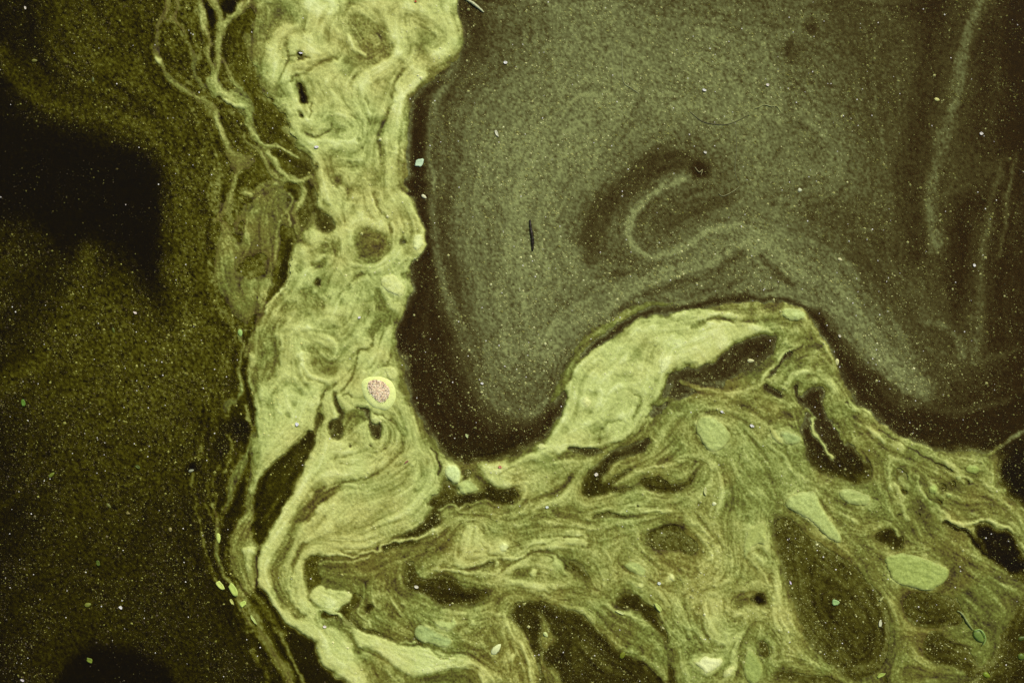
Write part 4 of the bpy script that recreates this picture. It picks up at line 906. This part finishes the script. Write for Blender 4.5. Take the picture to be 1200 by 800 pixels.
for _ in range(420):
    while True:
        q = np.array([pr.uniform(429, 459), pr.uniform(443, 473)])
        if inside(Pc, np.array([q[0]]), np.array([q[1]]))[0]: break
    r_ = pr.uniform(.25, .75) * PX; cx, cy = WX(q[0]) - disc.location.x, WY(q[1]) - disc.location.y
    zz = .0074 + pr.uniform(-.0003, .001); a0 = pr.uniform(0, 6.28); k0 = len(gv)
    for t in range(4): gv.append((cx + r_ * math.cos(a0 + t * 1.57), cy + r_ * math.sin(a0 + t * 1.57), zz))
    gv.append((cx, cy, zz + r_ * .8))
    c_ = pink[pr.choice(5, p=[.3, .17, .28, .08, .17])] * (0.25 if pr.random() < .15 else 1.05)
    gc += [c_ * GAIN] * 5; gf += [(k0, k0 + 1, k0 + 4), (k0 + 1, k0 + 2, k0 + 4), (k0 + 2, k0 + 3, k0 + 4), (k0 + 3, k0, k0 + 4)]
obj('grains', quads_tris_mesh('grains', gv, gf, np.clip(gc, 0, 1), False), M_CLOT, disc, kind='stuff')

# scraps of leaf, petals, seeds, twigs, and white flakes painted as glints
def flake(x, y, rx, ry, rot, rgb, seed, lump=.25, h=.002):
    """thin curled scrap: irregular outline, midrib crease, turned-up edge, real thickness"""
    r = np.random.default_rng(seed)
    P = ell(0, 0, rx, ry, 0, 14); P *= (1 + r.normal(0, lump, (14, 1)) * .5)
    P = smooth(P, True, max(.6, rx / 4)); n = len(P)
    zb = height(x, y) + .0012; a = math.radians(rot); V, cc = [], []
    base = lin(rgb)
    for side, dz in ((1, .0007), (0, 0)):
        for f in (1.0, .66, .33):
            for q in P:
                u, v = q * f
                X_, Y_ = x + u * math.cos(a) - v * math.sin(a), y + u * math.sin(a) + v * math.cos(a)
                curl = h * ((u / rx) ** 2 * .5 + abs(v / ry) * .5)
                V.append((WX(X_), WY(Y_), zb + dz + curl)); cc.append(base * (1 + r.normal() * .07))
        V.append((WX(x), WY(y), zb + dz)); cc.append(base)
    F = []; m_ = 3 * n + 1
    for s_ in (0, 1):
        o = s_ * m_
        for k in (0, 1):
            for i in range(n):
                j = (i + 1) % n; f_ = (o + k * n + i, o + (k + 1) * n + i, o + (k + 1) * n + j, o + k * n + j)
                F.append(f_ if s_ == 0 else f_[::-1])
        for i in range(n):
            f_ = (o + 2 * n + i, o + 3 * n, o + 2 * n + (i + 1) % n); F.append(f_ if s_ == 0 else f_[::-1])
    for i in range(n):
        j = (i + 1) % n; F.append((i, j, m_ + j, m_ + i))
    return V, F, np.clip(np.array(cc) * GAIN, 0, 1)
def seed_body(x, y, rx, ry, rot, rgb, seed):
    """plump husk with a pointed end and a seam"""
    r = np.random.default_rng(seed); a = math.radians(rot); zb = height(x, y) + ry * PX * .15
    V, F, cc = [], [], []; nu, nv = 9, 8; base = lin(rgb)
    for i in range(nu):
        t = -1 + 2 * i / (nu - 1); w = max(.04, (1 - abs(t) ** 2.2)) ** .6 * (1 - .25 * t)
        for j in range(nv):
            p_ = j / nv * 2 * math.pi; u = t * rx; v = ry * w * math.cos(p_) * (1 + .06 * r.normal()); zz = ry * w * .4 * math.sin(p_) * PX
            V.append((WX(x + u * math.cos(a) - v * math.sin(a)), WY(y + u * math.sin(a) + v * math.cos(a)), zb + zz)); cc.append(base * (1 + .08 * r.normal() - (.15 if j == 2 else 0)))
    for i in range(nu - 1):
        for j in range(nv): F.append((i * nv + j, i * nv + (j + 1) % nv, (i + 1) * nv + (j + 1) % nv, (i + 1) * nv + j))
    F.append(tuple(range(nv))[::-1]); F.append(tuple((nu - 1) * nv + j for j in range(nv)))
    return V, F, np.clip(np.array(cc) * GAIN, 0, 1)
def tube(s, w, rgb, seed, lift=.0006):
    """bent thread or twig, tapering to both ends"""
    P = smooth(pts_of(s), False, 1.5); n = len(P); r = np.random.default_rng(seed); base = lin(rgb)
    V, F, cc = [], [], []
    for i in range(n):
        d = P[min(i + 1, n - 1)] - P[max(i - 1, 0)]; d = d / (np.hypot(*d) + 1e-6); nrm = np.array([-d[1], d[0]])
        ww = w * .5 * (.45 + .55 * math.sin(math.pi * min(max(i / (n - 1), .03), .97)) ** .6) * (1 + .12 * r.normal()); zb = height(*P[i]) + lift + ww * PX * .6
        for j in range(6):
            p_ = j / 6 * 2 * math.pi; q = P[i] + nrm * ww * math.cos(p_)
            V.append((WX(q[0]), WY(q[1]), zb + ww * PX * math.sin(p_))); cc.append(base * (1 + .1 * r.normal()))
    for i in range(n - 1):
        for j in range(6): F.append((i * 6 + j, i * 6 + (j + 1) % 6, (i + 1) * 6 + (j + 1) % 6, (i + 1) * 6 + j))
    F.append(tuple(range(6))[::-1]); F.append(tuple((n - 1) * 6 + j for j in range(6)))
    return V, F, np.clip(np.array(cc) * GAIN, 0, 1)

PALE, WHT, LIM, YLW, OLV = (186, 205, 150), (240, 238, 225), (150, 170, 60), (205, 205, 120), (100, 110, 30)
BITS = [  # kind, name, category, x, y, rx, ry, rotation, colour, label
 ('f', 'leaf_scrap', 'leaf scrap', 491.5, 191, 6.5, 4.2, -35, (190, 215, 170), 'pale bluish-green leaf scrap in the dark water right of the tall mat'),
 ('s', 'seed', 'seed', 497, 230.5, 3.6, 2, 35, (220, 220, 170), 'small cream seed below the bluish-green leaf scrap'),
 ('f', 'petal_or_glint', 'petal scrap', 592, 74, 3.2, 2.4, 10, WHT, 'white flake imitating a glint on the grey-green film near the top centre'),  # small glint on the film, modelled as a white flake
 ('f', 'petal_or_glint', 'petal scrap', 582, 157, 5.5, 2, 65, (225, 225, 185), 'white forked petal scrap in the upper middle of the grey-green film'),
 ('s', 'seed', 'seed', 1097.5, 117, 3.4, 2, 15, YLW, 'yellow oval seed in the dark streak near the upper right edge'),
 ('s', 'seed', 'seed', 937, 223, 2.6, 2.3, 0, (200, 205, 160), 'pale round seed on the film right of the dark swirl'),
 ('f', 'petal_or_glint', 'petal scrap', 899, 100, 2.6, 1.8, 30, (235, 225, 205), 'small white petal scrap above the thin branching thread'),
 ('f', 'petal_or_glint', 'petal scrap', 825, 106, 3.2, 1.5, 15, WHT, 'narrow white petal scrap left of the thin branching thread'),
 ('f', 'petal_or_glint', 'petal scrap', 1149, 157, 2.8, 2, 20, (225, 220, 205), 'white crumb of petal on the film by the upper right edge'),
 ('f', 'petal_or_glint', 'petal scrap', 826, 179, 2.6, 1.6, 25, (220, 218, 195), 'tiny white petal scrap just above the dark spot in the film'),
 ('s', 'seed', 'seed', 879.5, 422.5, 4.4, 2.2, 0, (205, 205, 140), 'pale oval seed in the dark pocket of the humped mat'),
 ('s', 'seed', 'seed', 980.5, 424, 4.2, 2.4, 88, (215, 215, 140), 'upright cream seed at the edge of the dark channel right of the humped mat'),
 ('f', 'petal_or_glint', 'petal scrap', 983.5, 393.5, 2.8, 1.8, 50, (215, 210, 175), 'small pale petal scrap in the dark channel above the upright cream seed'),
 ('s', 'seed', 'seed', 984, 304, 3, 1.6, 20, (215, 210, 150), 'pale seed on the film high above the dark channel'),
 ('f', 'petal_or_glint', 'petal scrap', 1141, 311, 2.6, 2, 40, WHT, 'white crumb of petal in the dark water near the right edge'),
 ('s', 'seed', 'seed', 41, 71.5, 3.6, 1.9, 0, (130, 130, 45), 'yellow-green oval seed in the brown film at the upper left'),
 ('s', 'seed', 'seed', 109.5, 94, 3.2, 1.5, 88, (110, 120, 60), 'dim upright green seed in the brown film at the upper left'),
 ('f', 'petal_or_glint', 'petal scrap', 30.5, 10, 2.6, 1.6, 60, (225, 215, 190), 'white petal scrap in the top left corner'),
 ('s', 'seed', 'seed', 61, 556, 4.6, 2, -40, (130, 145, 40), 'slanting green seed in the dark film at the left below the middle'),
 ('f', 'leaf_scrap', 'leaf scrap', 162, 546.5, 3.4, 2, 30, (100, 115, 35), 'green leaf scrap right of the slanting green seed'),
 ('s', 'seed', 'seed', 128, 592, 4, 1.8, 45, (125, 130, 50), 'slim green seed midway down the dark left film'),
 ('s', 'seed', 'seed', 150.5, 601, 2.6, 1.6, 10, (150, 140, 70), 'tan seed right of the slim green seed in the left film'),
 ('f', 'leaf_scrap', 'leaf scrap', 115.5, 659, 3.6, 2.6, 80, (95, 115, 25), 'ragged green leaf scrap in the lower left film'),
 ('s', 'seed', 'seed', 103.5, 708, 4.2, 2.8, -15, (140, 150, 50), 'plump yellow-green seed in the lower left film'),
 ('f', 'petal_or_glint', 'petal scrap', 142, 711, 3, 2.2, 30, WHT, 'white petal scrap right of the plump yellow-green seed'),
 ('f', 'leaf_scrap', 'leaf scrap', 106, 773, 4, 2.8, 30, (135, 155, 45), 'bright green leaf scrap on the black hole at the bottom left'),
 ('f', 'petal_or_glint', 'petal scrap', 27, 796, 3.2, 1.8, 20, (215, 205, 200), 'white petal scrap in the bottom left corner'),
 ('f', 'leaf_scrap', 'leaf scrap', 28.5, 472, 4.2, 2.6, 75, (105, 150, 40), 'vivid green leaf scrap near the left edge below the middle'),
 ('f', 'petal_or_glint', 'petal scrap', 159, 366.5, 3, 1.8, 25, (240, 225, 205), 'white petal scrap under the black water patch on the left'),
 ('s', 'seed', 'seed', 282, 390, 4.4, 2.8, 80, (165, 200, 105), 'light green oval seed at the left edge of the tall mat'),
 ('s', 'seed', 'seed', 133.5, 387, 3.6, 1.5, 70, (100, 115, 30), 'dim green seed below the black water patch on the left'),
 ('s', 'seed', 'seed', 200, 620, 2.8, 2, 80, (175, 165, 95), 'tan seed left of the frayed fringe'),
 ('f', 'leaf_scrap', 'leaf scrap', 258.5, 685, 6.5, 3.2, 48, (205, 220, 110), 'pointed yellow leaf scrap lying just outside the frayed fringe'),
 ('f', 'leaf_scrap', 'leaf scrap', 274, 690, 9, 4.2, 62, (190, 210, 100), 'largest yellow-green leaf scrap on the frayed fringe'),
 ('f', 'leaf_scrap', 'leaf scrap', 272, 704, 4, 1.6, 55, (190, 195, 100), 'sliver of yellow leaf below the largest leaf scrap of the fringe'),
 ('f', 'leaf_scrap', 'leaf scrap', 285.5, 706.5, 4.6, 3.2, -35, (190, 212, 100), 'squarish yellow-green leaf scrap lowest on the frayed fringe'),
 ('f', 'leaf_scrap', 'leaf scrap', 297.5, 725, 7, 1.7, 58, (185, 200, 110), 'thin pale leaf sliver trailing from the fringe at the bottom left'),
 ('s', 'seed', 'seed', 256.5, 630, 6.4, 2.6, 84, (205, 220, 110), 'upright yellow seed on the outer strand of the fringe'),
 ('s', 'seed', 'seed', 224.5, 551, 3.4, 1.6, -15, (190, 195, 150), 'pale seed in the small black hole left of the fringe'),
 ('s', 'seed', 'seed', 581.5, 759.5, 8.4, 4.2, -48, (222, 230, 160), 'plump cream seed among the green scum at the bottom centre-left'),
 ('s', 'seed', 'seed', 729.5, 766.5, 5.2, 2.9, -60, (115, 125, 22), 'olive-green seed on the edge of the dark leaf-shaped gap'),
 ('f', 'leaf_scrap', 'leaf scrap', 726.5, 716.5, 6, 1.6, 25, (205, 215, 130), 'pale thin leaf sliver inside the arch of the dark bow-shaped gap'),
 ('f', 'leaf_scrap', 'leaf scrap', 771, 710.5, 7, 2.4, 55, (185, 200, 100), 'pale leaf scrap along the outer rim of the dark bow-shaped gap'),
 ('s', 'seed', 'seed', 639.5, 742.5, 3.8, 2.4, 50, (200, 212, 130), 'pale seed on the green island in the dark leaf-shaped gap'),
 ('f', 'petal_or_glint', 'petal scrap', 772, 682.5, 2.8, 2.4, 0, (232, 240, 215), 'white round petal scrap left of the bright yellow bead'),
 ('f', 'leaf_scrap', 'leaf scrap', 826, 575, 5.2, 1.9, 85, (195, 200, 125), 'short upright pale leaf sliver below the smooth oval green clot'),
 ('s', 'seed', 'seed', 836.5, 589.5, 2.8, 2.4, 0, (222, 228, 165), 'pale round seed just below the short upright sliver'),
 ('f', 'petal_or_glint', 'petal scrap', 880.5, 498.5, 3.6, 1.9, 25, WHT, 'white petal scrap right of the smooth oval green clot'),
 ('f', 'petal_or_glint', 'petal scrap', 845.5, 482, 2.6, 1.6, 35, WHT, 'white petal scrap just above the smooth oval green clot'),
 ('f', 'petal_or_glint', 'petal scrap', 698.5, 555.5, 3, 2.6, 0, (235, 228, 200), 'white crumb of petal in the hook-shaped dark gap'),
 ('f', 'petal_or_glint', 'petal scrap', 641, 593.5, 2.6, 2.2, 0, (235, 245, 225), 'white round petal scrap left of the hook-shaped dark gap'),
 ('f', 'petal_or_glint', 'petal scrap', 488, 687, 3.4, 2.2, 15, (232, 228, 195), 'cream petal scrap in the dark crescent gap'),
 ('f', 'leaf_scrap', 'leaf scrap', 978.5, 705, 4.2, 4, 0, (150, 185, 110), 'square green leaf scrap in the dark olive gap'),
 ('f', 'leaf_scrap', 'leaf scrap', 1032.5, 700.5, 3.8, 1.1, -45, (165, 170, 100), 'thin curved leaf sliver near the top of the dark olive gap'),
 ('f', 'petal_or_glint', 'petal scrap', 1031, 729.5, 6.6, 2.2, 95, (220, 222, 175), 'upright white petal in the right half of the dark olive gap'),
 ('f', 'leaf_scrap', 'leaf scrap', 1031.5, 790, 5.4, 2.6, -25, (160, 180, 75), 'yellow-green leaf scrap at the bottom of the dark olive gap'),
 ('s', 'seed', 'seed', 1155.5, 790, 4.8, 3.2, 30, (125, 145, 30), 'green oval seed in the bottom right corner'),
 ('s', 'seed', 'seed', 1196.5, 768.5, 4.8, 4, 20, (95, 115, 30), 'dark green round seed cut by the right edge near the bottom'),
 ('s', 'seed', 'seed', 1197, 747, 5, 2.6, -15, (85, 100, 22), 'dim green seed cut by the right edge above the round one'),
 ('f', 'petal_or_glint', 'petal scrap', 348.5, 496.5, 3.2, 2.6, 45, (245, 245, 240), 'white flake imitating a bubble glint on the pale mat above the dark lens-shaped gap'),  # bubble glint, put in as a white flake
 ('f', 'petal_or_glint', 'petal scrap', 371.5, 173, 3.4, 1.8, 0, (245, 240, 235), 'white flake imitating a bubble glint at the left edge of the tall mat near the top'),  # white flake stands for a bubble glint
 ('f', 'petal_or_glint', 'petal scrap', 381, 733, 2.6, 2, 0, (245, 235, 215), 'white petal scrap on the dark fold above the bottom left lobe'),
 ('f', 'petal_or_glint', 'petal scrap', 421.5, 372, 2.6, 1.7, -20, (245, 240, 230), 'white petal scrap on the tall mat above the disc'),
 ('f', 'petal_or_glint', 'petal scrap', 353, 63, 3, 1.1, 10, (250, 245, 250), 'white flake imitating a glint on the rim of the small black hole near the top'),  # glint at the hole's edge, painted as a white flake
 ('f', 'petal_or_glint', 'petal scrap', 586, 546.5, 3, 2.2, 0, (205, 130, 95), 'tiny reddish petal scrap on the shore below the dark inlet'),
 ('f', 'petal_or_glint', 'petal scrap', 476.5, 540.5, 3.8, 1, -35, (165, 105, 85), 'reddish-brown petal sliver on the pale fold below the disc'),
 ('f', 'petal_or_glint', 'petal scrap', 487.5, 3, 2, 1.2, 0, (200, 80, 40), 'orange-red petal speck on the tall mat at the top edge'),
 ('f', 'petal_or_glint', 'petal scrap', 926, 682, 3.2, 1.1, 65, (235, 220, 235), 'white sliver of petal on the left rim of the dark olive gap'),
 ('f', 'petal_or_glint', 'petal scrap', 547, 510, 3.8, 1.9, 65, (190, 205, 130), 'pale green petal scrap in the dark inlet above the dotted foam clot'),
 ('f', 'petal_or_glint', 'petal scrap', 565, 449, 2.4, 1.6, 20, WHT, 'white petal scrap at the lower tip of the grey-green film'),
]
for i, (kd, nm, cat, x, y, rx, ry, rot, rgb, text) in enumerate(BITS):
    k_ = .75 if nm == 'petal_or_glint' else .95
    if nm != 'petal_or_glint' and x < 240: rgb = tuple(c * .85 for c in rgb)
    if nm == 'petal_or_glint': rgb = tuple(c * .93 for c in rgb)
    V, F, col = (flake if kd == 'f' else seed_body)(x, y, rx * k_, ry * k_, rot, rgb, 500 + i)
    obj(nm, quads_tris_mesh(nm, V, F, col), M_BIT, label=text, category=cat, group=cat + 's on the pond')
LINES = [
 ('twig', 'twig', "541,-3 552,3 560,9 567,15", 3.2, (190, 195, 145), 'short pale twig at the top edge right of the tall mat'),
 ('dead_grass', 'grass', "621,258 622,268 624,280 624,294", 3.8, (38, 30, 12), 'dark brown sliver of dead grass lying in the grey-green film'),
 ('algae_thread', 'algae thread', "877,136 883,128 889,126 895,123 903,125 910,125 914,131", 1.2, (144, 148, 85), 'thin pale branching thread on the film at the upper right'),
 ('algae_thread', 'algae thread', "807,130 822,142 838,146 852,146 866,141 877,135", .8, (84, 80, 44), 'thin dark curved thread left of the pale branching thread'),
 ('algae_thread', 'algae thread', "866,219 858,225 847,230 842,227", 1.1, (135, 135, 85), 'short pale forked thread right of the dark spot in the film'),
 ('algae_thread', 'algae thread', "729,58 729,80 731,97 740,104 750,111", .8, (148, 151, 99), 'fine long pale thread high in the grey-green film'),
 ('algae_thread', 'algae thread', "814,196 819,202 823,199 821,206", 1.2, (135, 130, 81), 'tiny bent thread in the dark spot of the film'),
 ('algae_thread', 'algae thread', "862,150 863,175 861,200 866,215", .6, (126, 126, 81), 'faint vertical thread between the branching and forked threads'),
]
for i, (nm, cat, s, w, rgb, text) in enumerate(LINES):
    V, F, col = tube(s, w, rgb, 700 + i)
    obj(nm, quads_tris_mesh(nm, V, F, col), M_BIT, label=text, category=cat)
# sprouting seed: husk, ring mouth and stalk
sp = obj('sprouting_seed', None, None, label='green sprouting seed with ring mouth and thin stalk in the lower right corner', category='seed')
sp.location = (float(WX(1145)), float(WY(744)), Z_FILM)
V, F, col = seed_body(1146, 744, 9, 5.5, 55, (115, 140, 55), 801)
obj('husk', quads_tris_mesh('husk', shift(V, sp), F, col), M_BIT, sp)
V, F, col = tube("1140,738 1146,736 1151,741 1153,748 1150,754", 1.6, (140, 170, 85), 802, .006)
obj('ring', quads_tris_mesh('ring', shift(V, sp), F, col), M_BIT, sp)
V, F, col = tube("1139,737 1132,727 1128,720 1124,716 1121,715", 2.6, (130, 140, 75), 803)
obj('stalk', quads_tris_mesh('stalk', shift(V, sp), F, col), M_BIT, sp)

# ------------------------------------------------------------------ grains of pollen and whitened glints, too many to count
NG = 330000
g = np.random.default_rng(99)
gx0 = g.uniform(-OFF + 20, CW + OFF - 20, NG); gy0 = g.uniform(-OFF + 20, CH + OFF - 20, NG)
ci = np.clip((gx0 + OFF).astype(int), 0, WF - 1); ri = np.clip((gy0 + OFF).astype(int), 0, HF - 1)
dl = Df[ri, ci]; on = MAT[ri, ci]
prob = np.where(on, .2, np.clip(.28 + 1.7 * np.minimum(dl, .35) + .35 * (gx0 < 280) * (dl > .07), 0, .95))
prob *= np.clip(0.72 + 0.5 * np.pad(noise((H, W), 9, 91), EXT, mode='reflect')[ri, ci], .1, 1.4)
prob *= np.where((gx0 < 200) & (dl < .06), .35, 1)
prob += np.where(~on & (gy0 > 400) & (gx0 > 460), .3, 0)          # currents sweep the grains into the pools
ok = g.random(NG) < prob
gx0, gy0, ri, ci, dl, on = gx0[ok], gy0[ok], ri[ok], ci[ok], dl[ok], on[ok]
n = len(gx0)
rad = .30 + .42 * g.gamma(.75, .75, n); rad = np.minimum(rad, 2.2)
zz = np.where(on, HT[ri, ci], Z_FILM) + .0002
lift_ = .05 + .7 * g.beta(.8, 2.6, n)
lift_ *= np.clip(.85 + (gx0 - 250) / 900, .85, 1)
lift_ += np.where(~on & (gy0 > 400) & (gx0 > 460), .05, 0)
dg = np.clip(dl + lift_ * np.where(on, .7, 1), .15, 1.0)
lf = np.clip((gx0 - 330) / 140, 0, 1)[:, None]
cg = ramp(dg, R_MAT) * (np.array([1.06, .97, .8]) * (1 - lf) + np.array([1.04, .97, 1.2]) * lf)
white = g.random(n) < .006  # a few grains whitened to stand for glints
cg[white] = lin((245, 240, 225)); rad[white] = g.uniform(.5, 1.05, white.sum())
a0 = g.uniform(0, 6.28, n); asp = g.uniform(.55, 1.0, n)
V = np.zeros((n, 5, 3))
for t in range(4):
    u = rad * (asp if t % 2 else 1) * PX
    V[:, t, 0] = WX(gx0) + u * np.cos(a0 + t * 1.5708); V[:, t, 1] = WY(gy0) + u * np.sin(a0 + t * 1.5708); V[:, t, 2] = zz
V[:, 4, 0] = WX(gx0); V[:, 4, 1] = WY(gy0); V[:, 4, 2] = zz + rad * PX * .55
k0 = np.arange(n)[:, None] * 5
F = np.concatenate([np.stack([k0 + t, k0 + (t + 1) % 4, k0 + 4], 2) for t in range(4)], 1).reshape(-1, 3)
col = np.repeat(np.clip(cg * GAIN, 0, 1), 5, axis=0)
me = mesh_of('pollen_and_glints', V.reshape(-1, 3), F, col, False)
obj('pollen_and_glints', me, M_GRAIN, label='fine pale pollen grains, some whitened as glints, scattered over water and scum', category='pollen', kind='stuff')
